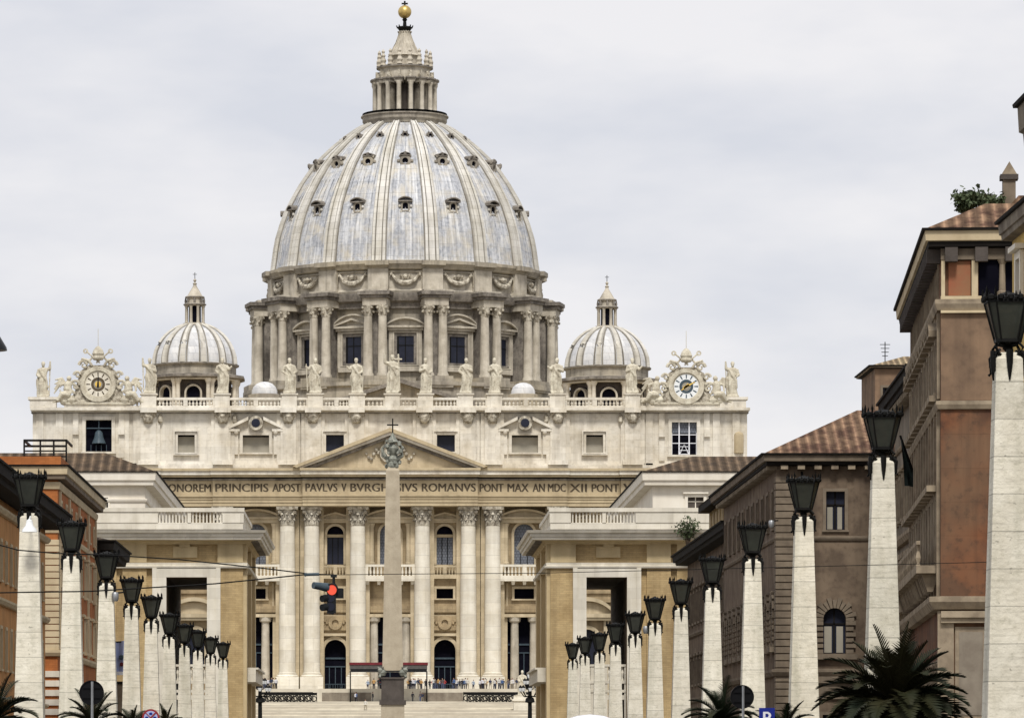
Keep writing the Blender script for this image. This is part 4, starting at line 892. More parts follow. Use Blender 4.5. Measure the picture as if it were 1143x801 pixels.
# ================================================================ obelisk in the square
Yo = 560.0; ko = 5220/Yo
def ox(p): return (p-427)/ko
def oz(p): return 3+(850-p)/ko
x0 = ox(438.3)
ro = empty('obelisk', (x0, Yo, .6), 'tall plain granite obelisk with a bronze cross, standing in the square before the church', 'obelisk')
m_ = MB(); m_.taper(x0, Yo, oz(748), oz(525), 1.24, .80); m_.taper(x0, Yo, oz(525), oz(515), .80, .05); m_.build('shaft', 'granite', ro, ro, smooth=False)
m_ = MB(); m_.use('granited'); m_.box(x0-1.36, x0+1.36, Yo-1.36, Yo+1.36, oz(781), oz(757)); m_.box(x0-1.6, x0+1.6, Yo-1.6, Yo+1.6, oz(786), oz(781)); m_.box(x0-1.5, x0+1.5, Yo-1.5, Yo+1.5, oz(757.5), oz(755.5))
m_.use('granite'); m_.box(x0-1.4, x0+1.4, Yo-1.4, Yo+1.4, oz(830), oz(786)); m_.box(x0-2.6, x0+2.6, Yo-2.6, Yo+2.6, .4, oz(830)); m_.build('pedestal', None, ro, ro, smooth=False)
m_ = MB()
for k in range(4):
    a = pi/4+k*pi/2; ux, uy = cos(a), sin(a); cx, cy = x0+ux*1.75, Yo+uy*1.75; z = oz(755.5)
    m_.ball((cx, cy, z+.55), .5, 8); m_.ball((cx+ux*.35, cy+uy*.35, z+.85), .32, 8); m_.tube([(cx,cy,z+.4),(cx-ux*.5,cy-uy*.5,z+1.0),(cx-ux*.6,cy-uy*.6,z+1.5)], [.3,.25,.1], 6); m_.tube([(cx+ux*.1,cy,z+.5),(cx+ux*.5,cy+uy*.5,z+.0)], .16, 6)
    m_.tube([(cx,cy,z+.8),(cx+ux*.3-uy*.5,cy+uy*.3+ux*.5,z+1.25)], [.2,.04], 5); m_.tube([(cx,cy,z+.8),(cx+ux*.3+uy*.5,cy+uy*.3-ux*.5,z+1.25)], [.2,.04], 5)
m_.build('bronze_lions', 'bronze', ro, ro)
m_ = MB(); m_.use('bronze'); zt = oz(525)
m_.ball((x0, Yo, oz(519)), .75, 10); m_.lathe([(.5,oz(517)),(.7,oz(512)),(.35,oz(508)),(.62,oz(505)),(.75,oz(500)),(.5,oz(497)),(.25,oz(495)),(.7,oz(493)),(.2,oz(486)),(.1,oz(483))], x0, Yo, 12)
rd = random.Random(4)
for k in range(26): a = rd.uniform(0, 6.28); zz = rd.uniform(oz(523), oz(489)); m_.ball((x0+cos(a)*(.55+.5*sin((zz-oz(523))*.8)), Yo+sin(a)*.8, zz), rd.uniform(.16, .34), 6)
for s_ in (-1, 1): m_.tube([(x0,Yo,oz(515)),(x0+s_*1.15,Yo,oz(508)),(x0+s_*1.2,Yo,oz(500)),(x0+s_*.7,Yo,oz(494))], [.3,.26,.2,.1], 6)
m_.use('iron'); m_.tube([(x0,Yo,oz(488)),(x0,Yo,oz(467))], .09, 6); m_.tube([(x0-.68,Yo,oz(474)),(x0+.68,Yo,oz(474))], .09, 6); m_.build('cross_finial', None, ro, ro)

# ================================================================ canopy, barriers, people on the terrace
rc = empty('canopy', (1.2, 731, 12.3), 'flat dark red fringed canopy on thin posts, standing on the church steps', 'canopy')
Yc = 731.; kc = 5220/Yc
cx0, cx1 = (390-427)/kc, (477.5-427)/kc; zc = lambda p: 3+(850-p)/kc
m_ = MB(); m_.use('redfab'); m_.box(cx0, cx1, Yc-2.5, Yc+2.5, zc(742), zc(739.2)); m_.use('gfab'); m_.box(cx0+.1, cx1-.1, Yc-2.4, Yc+2.4, zc(746.5), zc(742)-.01); m_.use('black'); m_.box(cx0+.15, cx1-.15, Yc-2.3, Yc+2.3, zc(749.5), zc(746.5)-.01); m_.build('roof', None, rc, rc, smooth=False)
for xx in (cx0+.15, cx1-.15):
    for yy in (-2.2, 2.2): m_ = MB(); m_.tube([(xx,Yc+yy,gz(Yc+yy)),(xx,Yc+yy,zc(749))], .09, 6); m_.build('post', 'iron', rc, rc)

def barrier():
    r = empty('crowd_barrier', (0, 0, 0), 'black metal crowd barrier with round loops in a row on the church steps', 'barrier', 'crowd barriers on the church steps')
    m_ = MB(); W_ = .98
    m_.tube([(-W_,0,.12),(-W_,0,1.55),(W_,0,1.55),(W_,0,.12),(-W_,0,.12)], .075, 5); m_.box(-W_, W_, -.05, .05, 1.2, 1.5); m_.build('frame', 'iron', r, r)
    m_ = MB()
    for k in (-.5, .5):
        m_.tube([(k+.40*cos(t), 0, .66+.42*sin(t)) for t in [i*pi/6 for i in range(13)]], .085, 5); m_.tube([(k,0,.3),(k,0,1.1)], .04, 4)
    for k in (-1, 0, 1): m_.box(k*.96-.05, k*.96+.05, -.05, .05, 0, 1.2)
    m_.build('loops', 'iron', r, r); return r
b0 = barrier(); first = True
for (pa, pb) in ((291, 352), (517, 583)):
    for row, yy in enumerate((730.2, 726.5)):
        k = 5220/yy; x = (pa-427)/k; xe = (pb-427)/k
        if row == 1: x += .6
        while x+1 < xe:
            o = b0 if first else copy_tree(b0); first = False
            o.location = (x+1, yy, gz(yy)+.13); x += 2.05

def body_mesh(seed):
    """one standing visitor, 1.7 m, one continuous body, materials by height"""
    rd = random.Random(seed); m_ = MB(); st = rd.uniform(.09, .17); sw = rd.uniform(-.03, .03); m_.use('skin')
    fw = rd.uniform(-.08, .12)
    for s_ in (-1, 1):
        m_.tube([(s_*st,s_*fw,.04),(s_*(st-.005),s_*fw*.5,.48),(s_*.085,0,.88)], [.05,.06,.095], 8); m_.tube([(s_*st,s_*fw+.04,.05),(s_*st,s_*fw-.17,.04)], [.05,.035], 6)
        el = (s_*rd.uniform(.23, .32), rd.uniform(-.06, .06), 1.12); up = rd.random() < .3; hd = (s_*rd.uniform(.08, .2), -.28, rd.uniform(1.15, 1.5)) if up else (s_*rd.uniform(.2, .28), -.08, .86)
        m_.tube([(s_*.17,0,1.38), el], [.062, .05], 8); m_.tube([el, hd], [.047, .03], 8); m_.ball(hd, .045, 6)
    m_.lathe([(.12,.84),(.17,.92),(.15,1.1),(.18,1.3),(.17,1.40),(.07,1.46)], sw, 0, 14, sy=.68)
    m_.tube([(sw,0,1.42),(sw,-.01,1.52)], .05, 8); m_.ball((sw,-.02,1.62), .1, 10, sx=.85, sz=1.18); m_.ball((sw,-.12,1.61), .02, 5)
    o = m_.build('person', None, ang=60); o.location = (0, 0, 0)
    zmin = min(v.co.z for v in o.data.vertices); voxel(o, .03); return o
CLO = [((.55,.54,.52),(.05,.06,.10)),((.03,.03,.035),(.06,.06,.06)),((.08,.14,.30),(.03,.03,.04)),((.42,.06,.06),(.06,.07,.12)),((.65,.62,.55),(.35,.30,.22)),((.30,.36,.45),(.05,.05,.07)),((.04,.05,.09),(.28,.24,.18)),((.50,.30,.12),(.04,.04,.05)),((.12,.10,.10),(.10,.12,.2)),((.62,.62,.66),(.02,.02,.025))]
CN = ['a pale top and navy trousers','black clothes','a blue shirt and dark trousers','a red shirt and dark trousers','a cream shirt and tan trousers','a grey blue top and dark trousers','a dark jacket and tan trousers','an orange shirt and dark trousers','a dark brown top and jeans','a white shirt and black trousers']
protos = []
for i, (a_, b_) in enumerate(CLO):
    M['top%d' % i] = mat('clothing_top', a_, scale=4); M['leg%d' % i] = mat('clothing_trousers', b_, scale=4)
    o = body_mesh(50+i); me = o.data; me.materials.clear(); [me.materials.append(M[q]) for q in ('skin', 'top%d' % i, 'leg%d' % i, 'eave')]
    zs = [v.co.z for v in me.vertices]; z0 = min(zs); H = max(zs)-z0
    for p in me.polygons:
        c = p.center; z = (c.z-z0)/H*1.73
        p.material_index = 2 if z < .93 else (1 if z < 1.47 and not (abs(c.x) > .0 and z < 1.02 and False) else (3 if (z > 1.66 or (z > 1.55 and c.y > .02)) else 0))
    for v in me.vertices: v.co.z -= z0
    protos.append(o)
rd = random.Random(9); used = set(); npl = 0
spots = []
for i in range(66): spots.append((rd.uniform(455, 600), rd.uniform(735, 744)))
for i in range(16): spots.append((rd.uniform(284, 311), rd.uniform(735, 743)))
for i in range(6): spots.append((rd.uniform(410, 424), rd.uniform(737, 743)))
seats = []
for (px, yy) in spots:
    x = (px-427)*yy/5220
    if any(hypot(x-a_, yy-b_) < .55 for a_, b_ in seats): continue
    seats.append((x, yy)); k = rd.randrange(10); o = protos[k]
    if k in used: o = o.copy(); col.objects.link(o)
    used.add(k); o.location = (x, yy, 14.5); o.rotation_euler = (0, 0, rd.choice((0, pi))+rd.uniform(-.9, .9)); s_ = rd.uniform(.93, 1.06); o.scale = (s_*1.05, s_*1.05, s_)
    tag(o, 'tiny visitor in %s, in the terrace crowd' % CN[k], 'person', 'visitors crowding the terrace before the church')
for px, py, k in ((397,783,9),(416.5,783.5,1),(461,783,1),(469,783.5,8),(471.5,775.5,6),(398,776,2),(408,800,4)):
    yy = 729.5 if py < 790 else 690; o = protos[k]
    if k in used: o = o.copy(); col.objects.link(o)
    used.add(k); o.location = ((px-427)*yy/5220, yy, gz(yy)+.13+(.4 if py < 780 else 0)); o.rotation_euler = (0, 0, px); 
    if py < 780: o.location.z = gz(yy)+.13; o.location.y = 731.3
    tag(o, 'lone visitor in %s, on the steps' % CN[k], 'person', 'visitors on the open steps')
for k, o in enumerate(protos):
    if k not in used: bpy.data.objects.remove(o)

# lamp standards with clusters of white lanterns, and the statue on its pedestal
def square_lamp(px, lab):
    Y_ = 470.; k = 5220/Y_; x = (px-427)/k; z = lambda p: 3+(850-p)/k
    r = empty('lamp_standard', (x, Y_, 0), lab, 'street lamp', 'many-armed lamp standards in the square')
    m_ = MB(); m_.lathe([(.5,0),(.5,1),(.28,1.3),(.2,z(784)),(.5,z(783)),(.42,z(779)),(.2,z(777)),(.14,z(757)),(.25,z(756))], x, Y_, 12)
    m_.build('post', 'iron', r, r)
    for a, rr, zz in [(i*pi/4, .95, 768) for i in range(8)]+[(i*pi/3, .5, 760) for i in range(6)]:
        m_ = MB(); ex, ey = x+cos(a)*rr, Y_+sin(a)*rr; m_.tube([(x,Y_,z(zz+8)),(x+cos(a)*rr*.6,Y_+sin(a)*rr*.6,z(zz+9)),(ex,ey,z(zz+3))], .06, 5); m_.build('arm', 'iron', r, r)
        m_ = MB(); m_.use('globe'); m_.lathe([(.13,z(zz+3)),(.2,z(zz-.5)),(.12,z(zz-2))], ex, ey, 8); m_.use('iron'); m_.lathe([(.2,z(zz-.6)),(.2,z(zz-1.2)),(.02,z(zz-4))], ex, ey, 8); m_.build('lantern', None, r, r)
    m_ = MB(); m_.use('globe'); m_.lathe([(.2,z(757)),(.28,z(752)),(.2,z(749.5)),(.03,z(748))], x, Y_, 10); m_.build('lantern', None, r, r)
square_lamp(290.3, 'dark lamp standard with a cluster of white lanterns, beside the left brick block'); square_lamp(591.5, 'dark lamp standard with a cluster of white lanterns, beside the right brick block')
m_ = MB(); Y_ = 690.; k = 5220/Y_; x = (583-427)/k; zb = 3+(850-775)/k
m_.taper(x, Y_, zb-.2, zb, 1.1, 1.05); figure(m_, x, Y_, zb, 27/k, 77, (down(-1), chest(1))); 
o = m_.build('statue', 'statue', ang=60); voxel(o, .07); o.data.materials.clear(); o.data.materials.append(M['statue']); tag(o, 'pale marble robed statue on a pedestal at the right of the steps', 'statue')
m_ = MB(); m_.box(x-1.3, x+1.3, Y_-1.3, Y_+1.3, gz(Y_)-.1, zb-.2); m_.box(x-1.5, x+1.5, Y_-1.5, Y_+1.5, zb-.9, zb-.6); o = m_.build('statue_pedestal', 'proptr', smooth=False); tag(o, 'square white stone pedestal under the marble statue on the right of the steps', 'pedestal')

# ================================================================ brick blocks closing the street (propylaea)
SX = 1.06
def propylaeum(side, lab):
    """built in local coordinates: corner nearest the street axis at the origin, u runs away from the axis"""
    Yp = 350.; k = 5220/Yp; g0 = SX+side*11.5
    r = empty('gateway_block', (g0, Yp, 0), lab, 'building')
    z = lambda p: 3+(850-p)/k
    S = side
    def bx(m, u0, u1, y0, y1, z0, z1): m.box(min(g0+S*u0, g0+S*u1), max(g0+S*u0, g0+S*u1), Yp+y0, Yp+y1, z0, z1)
    # u from px on the left block: corner at 271
    def U(p): return (271-p)/k
    D = 25.; Wd = 26.
    oa, ob, ot = U(231), U(185.6), z(644)
    m_ = MB(); m_.use('propy')
    X = lambda u: g0+S*u
    h = (min(X(oa),X(ob)), max(X(oa),X(ob)), -1.0, ot, False)
    holed(m_, min(X(0),X(Wd)), max(X(0),X(Wd)), -1, z(603), [h], Yp, .6)
    # side face to the street, back, far side
    m_.quad((g0,Yp,-1),(g0,Yp+D,-1),(g0,Yp+D,z(603)),(g0,Yp,z(603))); m_.quad((X(Wd),Yp,-1),(X(Wd),Yp+D,-1),(X(Wd),Yp+D,z(603)),(X(Wd),Yp,z(603)))
    holed(m_, min(X(0),X(Wd)), max(X(0),X(Wd)), -1, z(603), [h], Yp+D, -.6)
    m_.use('browntr'); m_.quad((X(oa),Yp+.6,-1),(X(oa),Yp+D-.6,-1),(X(oa),Yp+D-.6,ot),(X(oa),Yp+.6,ot)); m_.quad((X(ob),Yp+.6,-1),(X(ob),Yp+D-.6,-1),(X(ob),Yp+D-.6,ot),(X(ob),Yp+.6,ot)); m_.quad((X(oa),Yp+.6,ot),(X(ob),Yp+.6,ot),(X(ob),Yp+D-.6,ot),(X(oa),Yp+D-.6,ot))  # passage walls and ceiling in darker stone, their shade painted in
    W = m_.build('wall', None, r, r, smooth=False)
    m_ = MB()
    # corner pilasters and frieze panels
    bx(m_, .0, 1.9, -.25, -.003, -1, z(632)); bx(m_, U(165)+.1, U(165)+1.9, -.25, -.003, -1, z(632)); bx(m_, U(130), U(130)+1.9, -.25, -.003, -1, z(632))
    m_.build('pilaster', 'propy', r, r, smooth=False)
    m_ = MB(); m_.use('propst')
    for u0, u1 in ((.0, 1.9), (U(165)+.1, U(165)+1.9), (U(130), U(130)+1.9)):
        m_ = MB(); m_.use('propst'); bx(m_, u0, u1, -.3, -.004, z(627.5), z(604)); m_.build('pilaster_capital', None, r, r, smooth=False)
    m_ = MB(); m_.use('propst')
    bx(m_, U(220)-.0, U(193), -.18, -.004, z(622), z(610)); bx(m_, U(212), U(200), -.24, -.182, z(610.5), z(603))
    for uu in (-.31,):
        for a_, b_ in ((0, 2.2), (12, 14.2), (D-2.2, D)):
            xs__ = sorted((g0, g0-S*.28)); m_.box(xs__[0], xs__[1], Yp+a_, Yp+b_, -1, z(604))
    m_.build('frieze_panel', None, r, r, smooth=False)
    x0_, x1_ = min(X(0),X(Wd)), max(X(0),X(Wd))
    m_ = MB()
    m_.ringcor(x0_, x1_, Yp, Yp+D, [(0,z(634)),(.45,z(633.8)),(.5,z(631.8)),(.3,z(631)),(.35,z(628)),(.0,z(627.5))]); m_.build('string_course', 'proptr', r, r, smooth=False)
    m_ = MB(); m_.use('propst'); m_.ringcor(x0_, x1_, Yp, Yp+D, [(0,z(607.5)),(.3,z(607)),(.4,z(605)),(.7,z(603.2))]); m_.use('proptr'); m_.ringcor(x0_, x1_, Yp, Yp+D, [(.7,z(603.2)),(1.35,z(602.6)),(1.4,z(599.5)),(1.5,z(599.2)),(1.55,z(595.8)),(1.7,z(595.4)),(1.8,z(592.6))]); m_.use('darkcor'); m_.ringcor(x0_, x1_, Yp, Yp+D, [(1.8,z(592.6)),(1.6,z(592.4)),(.3,z(591.2)),(-1,z(591))])
    for k_ in range(int(D/1.1)): m_.box(*sorted((g0-S*.6, g0-S*1.1)), Yp+.3+k_*1.1, Yp+.8+k_*1.1, z(604.5), z(602.5))
    m_.build('cornice', None, r, r, smooth=False)
    # parapet with two balustered panels
    m_ = MB(); p0, p1 = z(590.4), z(566)
    bx(m_, 0, Wd, 0, D, p0, z(585)); bx(m_, -.1, Wd, -.12, .5, z(571), z(566.5)); bx(m_, 0, Wd, .0, .45, z(585), z(583))
    for u0, u1 in ((-.05, U(248)), (U(213), U(209)), (U(176), Wd)): bx(m_, u0, u1, -.05, .46, z(583), z(571))
    for u0, u1 in ((U(248), U(213)), (U(209), U(176))):
        a_, b_ = sorted((X(u0), X(u1))); n_ = 9
        for q in range(n_): m_.box(a_+(q+.3)*(b_-a_)/n_, a_+(q+.72)*(b_-a_)/n_, Yp+.05, Yp+.35, z(583), z(571))
    xs__ = sorted((g0+S*.0, g0+S*.5))
    m_.box(xs__[0], xs__[1], Yp+.5, Yp+D, z(571), z(566.5)); 
    for q in range(11):
        m_.box(xs__[0]+.05, xs__[1]-.05, Yp+1+q*2.1, Yp+1.5+q*2.1, z(585), z(571))
        for e in range(3): m_.box(xs__[0]+.12, xs__[1]-.12, Yp+1.75+q*2.1+e*.42, Yp+1.95+q*2.1+e*.42, z(585), z(571))
    m_.build('parapet', 'proptr', r, r, smooth=False)
    # portal surround
    m_ = MB(); a_, b_ = U(243), U(173)
    bx(m_, U(243), oa, -.42, -.003, -1, ot); bx(m_, ob, U(173), -.42, -.003, -1, ot); bx(m_, U(243), U(173), -.42, -.003, ot, z(634.5))
    bx(m_, U(246), U(241), -.55, -.005, -1, z(633.9)+.0); bx(m_, U(175), U(170), -.55, -.005, -1, z(633.9))
    m_.build('portal_surround', 'proptr', r, r, smooth=False)
    # pale gallery storeys seen through the opening
    m_ = MB(); a_, b_ = sorted((X(oa), X(ob))); q0, q1 = Yp+1.2, Yp+1.7
    for za, zb in ((743,740.5),(762,758.5),(772,769)): m_.box(a_, b_, q0, q1, z(za), z(zb))
    for q in range(7): u_ = a_+q*(b_-a_)/6; m_.box(max(a_,u_-.13), min(b_,u_+.13), q0+.05, q1-.05, -1, z(743))
    for q in range(6):
        u_ = a_+(q+.5)*(b_-a_)/6; m_.lathe([(.09,z(758.5)),(.05,z(755)),(.1,z(750)),(.05,z(745)),(.09,z(743))], u_, q0+.25, 6); m_.box(u_-.3, u_+.3, q0+.1, q1-.1, z(780), z(775))
    m_.build('gallery_screen', 'proptr', r, r, smooth=False)
    m_ = MB(); m_.box(*sorted((g0-S*.02, g0-S*.9)), Yp+2, Yp+D-3, z(760), z(746)); m_.box(*sorted((g0-S*.02, g0-S*1.1)), Yp+2, Yp+D-3, z(746), z(744)); m_.build('side_balcony', 'proptr', r, r, smooth=False)
    m_ = MB(); m_.box(x0_, x1_, Yp+.1, Yp+D-.1, z(592), z(590.3)); m_.build('roof', 'frieze', r, r, smooth=False)
propylaeum(-1, 'ochre brick block with white trimmed portal and parapet, left of the church view')
propylaeum(1, 'ochre brick block with white trimmed portal and parapet, right of the church view')

# straight gallery wings far behind the blocks
def wing(side):
    Yw = 600.; k = 5220/Yw; z = lambda p: 3+(850-p)/k
    r = empty('gallery_wing', (SX+side*30, Yw, 0), 'tan wing with curved window pediments, seen through the portal of the %s brick block' % ('left' if side < 0 else 'right'), 'building')
    a_, b_ = sorted((SX+side*19.2, SX+side*45)); hs = []
    cs = [SX+side*u for u in (25.2, 34.5)]
    for c in cs: hs.append((c-1.3, c+1.3, z(745), z(702), True))
    m_ = MB(); holed(m_, a_, b_, 0, z(625), hs, Yw, .8); m_.box(a_-.3, b_+.3, Yw-.8, Yw-.01, z(672), z(668)); m_.box(a_-.5, b_+.5, Yw-1.2, Yw-.01, z(630), z(624)); m_.box(a_-.2, b_+.2, Yw-.3, Yw-.011, z(662), z(659)); m_.box(a_, b_, Yw+.9, Yw+12, 0, z(625)); m_.build('wall', 'travlo', r, r, smooth=False)
    for c, h in zip(cs, hs):
        m_ = MB(); frame_ring(m_, h[0], h[1], h[2], h[3], .5, Yw-.4, Yw-.003, True); m_.box(c-3.2, c+3.2, Yw-1.1, Yw-.005, z(692), z(689)); seg_ped(m_, c-3.3, c+3.3, z(689), 1.6, Yw-1.3, Yw-.006, .5)
        for s_ in (-1, 1): m_.box(c+s_*2.5-.4, c+s_*2.5+.4, Yw-.5, Yw-.004, 0, z(692))
        o = m_.build('window', 'pedim', r, r); p = MB(); p.box(h[0], h[1], Yw+.6, Yw+.7, h[2], h[3]); p.build('pane', 'glass', o, r, smooth=False)
wing(-1); wing(1)
# ================================================================ generic street building
def rect_window(r, fr, u, z, w_, h, style, trim, pane='glass', dep=.35):
    xa, xb, za, zb = u-w_/2, u+w_/2, z, z+h; m_ = MB(fr); m_.use(trim); arched = style == 'rustic'
    if style == 'plain': frame_ring(m_, xa, xb, za, zb, .16, -.07, -.003)
    elif style == 'framed': frame_ring(m_, xa, xb, za, zb, .24, -.12, -.003); m_.box(xa-.4, xb+.4, -.3, -.004, zb+.26, zb+.42)
    elif style == 'ped': frame_ring(m_, xa, xb, za, zb, .22, -.14, -.003); tri_ped(m_, xa-.45, xb+.45, zb+.25, .5, -.42, -.004, .12); m_.box(xa-.4, xb+.4, -.4, -.004, za-.35, za-.12)
    elif style == 'balcony':
        frame_ring(m_, xa, xb, za, zb, .24, -.14, -.003, sill=False); m_.box(xa-.5, xb+.5, -.5, -.004, zb+.26, zb+.5)
        m_.box(xa-.6, xb+.6, -.9, -.004, za-.3, za); m_.box(xa-.6, xb+.6, -.9, -.75, za+.8, za+.95)
        for s_ in (-1, 1): m_.taper(u+s_*w_*.5, -.35, za-1.0, za-.3, .12, .2, .1, .34)
        baluster_row(m_, xa-.5, xb+.5, za, za+.8, -.82, .28, .1, 5)
    elif style == 'rustic':
        rr = w_/2; zc = zb-rr
        for k in range(13):
            t = pi*k/12; t0, t1 = t-.105, t+.105; l_ = .55 if k % 2 else .42
            if 0 <= t <= pi: m_.prism([(u+rr*cos(t0),zc+rr*sin(t0)),(u+(rr+l_)*cos(t0),zc+(rr+l_)*sin(t0)),(u+(rr+l_)*cos(t1),zc+(rr+l_)*sin(t1)),(u+rr*cos(t1),zc+rr*sin(t1))], -.16, -.003)
        q = int((zc-za)/.27)
        for k in range(q):
            l_ = .5 if k % 2 else .38; z0_ = za+k*(zc-za)/q
            m_.box(xa-l_, xa, -.16, -.003, z0_, z0_+.2); m_.box(xb, xb+l_, -.16, -.003, z0_, z0_+.2)
        m_.box(xa-.6, xb+.6, -.3, -.004, za-.3, za-.02)
    o = m_.build('window', None, r, r, smooth=False)
    p = MB(fr); p.use(pane); p.box(xa-.01, xb+.01, dep-.1, dep, za, zb); 
    p.use(trim if style not in ('plain', 'rustic') else 'eave'); p.box(u-.04, u+.04, dep-.16, dep-.101, za, zb); p.box(xa, xb, dep-.16, dep-.101, za+h*.64, za+h*.64+.07)
    if style in ('plain', 'rustic'):
        p.use('blind'); p.box(xa+.08, u-.12, dep-.14, dep-.102, za+.05, za+h*.6); p.box(u+.12, xb-.12, dep-.14, dep-.102, za+.05, za+h*.6)
    p.build('pane', None, o, r, smooth=False)
    return (xa, xb, za, zb, arched)

def palazzo(name, label, x, y, side, L_, W_, z0, ze, wallm, trim, front=(), sidew=(), bands=(), over=.9, eave_t=.5, roof_h=3., tile='tile', eavem='eave', fascia=None, modill=None, quoin=None, rotz=0, roof_in=None, group=None, corbel='eave', rw=None):
    """corner at the origin; side +1: right of the street (front spans +x, street face looks -x)"""
    r = empty(name, (x, y, 0), label, 'building', group)
    LOC = bpy.data.objects.new('tmp', None); LOC.location = (0, 0, 0)
    rr = LOC
    ff = (0, 0, 1, 0) if side > 0 else (-W_, 0, 1, 0)
    sf = (0, L_, 0, -1) if side > 0 else (0, 0, 0, 1)
    class Z: location = (0, 0, 0)
    zr = Z()
    def B(mb, nm, m=None, parent=None, **k): return mb.build(nm, m, parent or r, zr, **k)
    import types
    fh = []; sh = []
    wl = MB(); 
    def rw_(fr, lst, hs, face):
        for (u, z, w_, h, st, *rest) in lst:
            if face == 'f' and side < 0: u = W_-u
            if face == 's' and side > 0: u = L_-u
            hs.append(rect_window(types.SimpleNamespace(location=(0,0,0)) if False else rWrap, fr, u, z, w_, h, st, trim, *(rest or ['glass'])))
    class RW: pass
    rWrap = r
    # windows are built with root-local coordinates: temporarily treat the root as being at the origin
    sv = r.location.copy(); r.location = (0, 0, 0)
    rw_(ff, front, fh, 'f'); rw_(sf, sidew, sh, 's')
    wl.fr = ff; wl.use(wallm); holed(wl, 0, W_, z0, ze, fh, 0, .35)
    wl.fr = sf; holed(wl, 0, L_, z0, ze, sh, 0, .35)
    wl.fr = None; xa, xb = (0, W_) if side > 0 else (-W_, 0)
    far = xb if side > 0 else xa
    wl.quad((far,0,z0),(far,L_,z0),(far,L_,ze),(far,0,ze)); wl.quad((xa,L_,z0),(xb,L_,z0),(xb,L_,ze),(xa,L_,ze))
    B(wl, 'wall', smooth=False)
    if bands:
        m_ = MB(); m_.use(trim)
        for (zb_, t, o_) in bands: m_.ringcor(xa, xb, 0, L_, [(-.02,zb_),(o_*.6,zb_+.02),(o_,zb_+t*.6),(o_,zb_+t),(-.02,zb_+t+.03)])
        B(m_, 'string_course', smooth=False)
    # eaves
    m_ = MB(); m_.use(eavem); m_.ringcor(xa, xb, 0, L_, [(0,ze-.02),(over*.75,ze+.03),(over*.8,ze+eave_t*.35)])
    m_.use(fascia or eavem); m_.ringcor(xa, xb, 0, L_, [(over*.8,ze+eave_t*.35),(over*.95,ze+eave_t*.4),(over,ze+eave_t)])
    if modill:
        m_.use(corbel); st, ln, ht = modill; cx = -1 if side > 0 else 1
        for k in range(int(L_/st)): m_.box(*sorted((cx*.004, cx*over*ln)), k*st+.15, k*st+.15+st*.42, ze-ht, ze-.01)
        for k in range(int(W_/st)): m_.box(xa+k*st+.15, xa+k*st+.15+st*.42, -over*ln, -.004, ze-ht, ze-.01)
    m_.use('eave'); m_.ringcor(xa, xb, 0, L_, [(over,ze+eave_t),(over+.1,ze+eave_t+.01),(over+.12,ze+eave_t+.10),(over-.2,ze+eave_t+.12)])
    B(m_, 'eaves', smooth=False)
    m_ = MB(); ri = roof_in or min(W_, L_)/2-.1; zz = ze+eave_t+.05
    o_ = over+.05
    m_.use(tile)
    e = [(xa-o_,-o_,zz),(xb+o_,-o_,zz),(xb+o_,L_+o_,zz),(xa-o_,L_+o_,zz)]; t = [(xa+ri,ri,zz+roof_h),(xb-ri,ri,zz+roof_h),(xb-ri,L_-ri,zz+roof_h),(xa+ri,L_-ri,zz+roof_h)]
    m_.add(e+t, [[0,1,5,4],[1,2,6,5],[2,3,7,6],[3,0,4,7],[4,5,6,7]]); B(m_, 'roof', smooth=False)
    if quoin:
        z1, z2, qh, qm = quoin; m_ = MB(); m_.use(qm); cx = 1 if side > 0 else -1; n_ = int((z2-z1)/qh)
        for k in range(n_):
            a_ = .95 if k % 2 else .8; q0 = z1+k*qh+.03; q1 = z1+(k+1)*qh-.03
            m_.box(*sorted((-cx*.08, cx*a_)), -.08, a_, q0, q1)
        B(m_, 'quoins', smooth=False)
    r.location = sv; r.rotation_euler = (0, 0, rotz)
    return r
def extra(r, mb, name, m=None, parent=None, smooth=False):      # part given in the building's local coordinates
    sv = r.location.copy(); r.location = (0, 0, 0); o = mb.build(name, m, parent or r, r, smooth=smooth); r.location = sv; return o

# right side of the street -------------------------------------------------
sw = [(2.2+3.3*i, 14.9, 1.1, 1.9, 'plain') for i in range(11)]+[(2.2+3.3*i, 8.9, 1.1, 2.3, 'rustic') for i in range(11)]+[(2.2+3.3*i, 3.4, 1.1, 2.0, 'plain') for i in range(11)]
A = palazzo('umber_palazzo', 'umber plastered palazzo with rusticated arched window, quoined corner and bracketed eaves on the right', 20, 237, 1, 37, 20, -1.2, 18.0, 'brown', 'browntr',
    front=[(2.95, 14.75, .95, 1.95, 'plain'), (2.9, 8.5, 1.15, 2.3, 'rustic'), (8.5, 14.75, .95, 1.95, 'plain'), (8.5, 8.5, 1.15, 2.3, 'rustic'), (2.9, 3.0, 1.2, 2.4, 'plain')], sidew=sw,
    bands=[(14.2, .22, .14), (7.35, .35, .3)], over=.75, eave_t=.5, roof_h=2.6, tile='tile', fascia='browntr', modill=(.85, .7, .2), corbel='redtr', quoin=(-.5, 17.6, .36, 'browntr'), roof_in=4.5)
m_ = MB(); m_.use('iron'); m_.tube([(1.25,-.1,-1),(1.25,-.1,17.7)], .06, 5); extra(A, m_, 'downpipe')
m_ = MB(); m_.use('browntr'); m_.box(1.0, 19, -.28, -.004, 7.0, 7.34); m_.box(1.0, 19, -.14, -.004, 6.2, 6.99); extra(A, m_, 'ledge')
sw = [(2.0+3.0*i, 12.3, 1.0, 2.0, 'framed') for i in range(15)]+[(2.0+3.0*i, 8.2, 1.0, 1.6, 'framed') for i in range(15)]+[(2.0+3.0*i, 2.6, 1.3, 3.2, 'plain', 'dark') for i in range(15)]
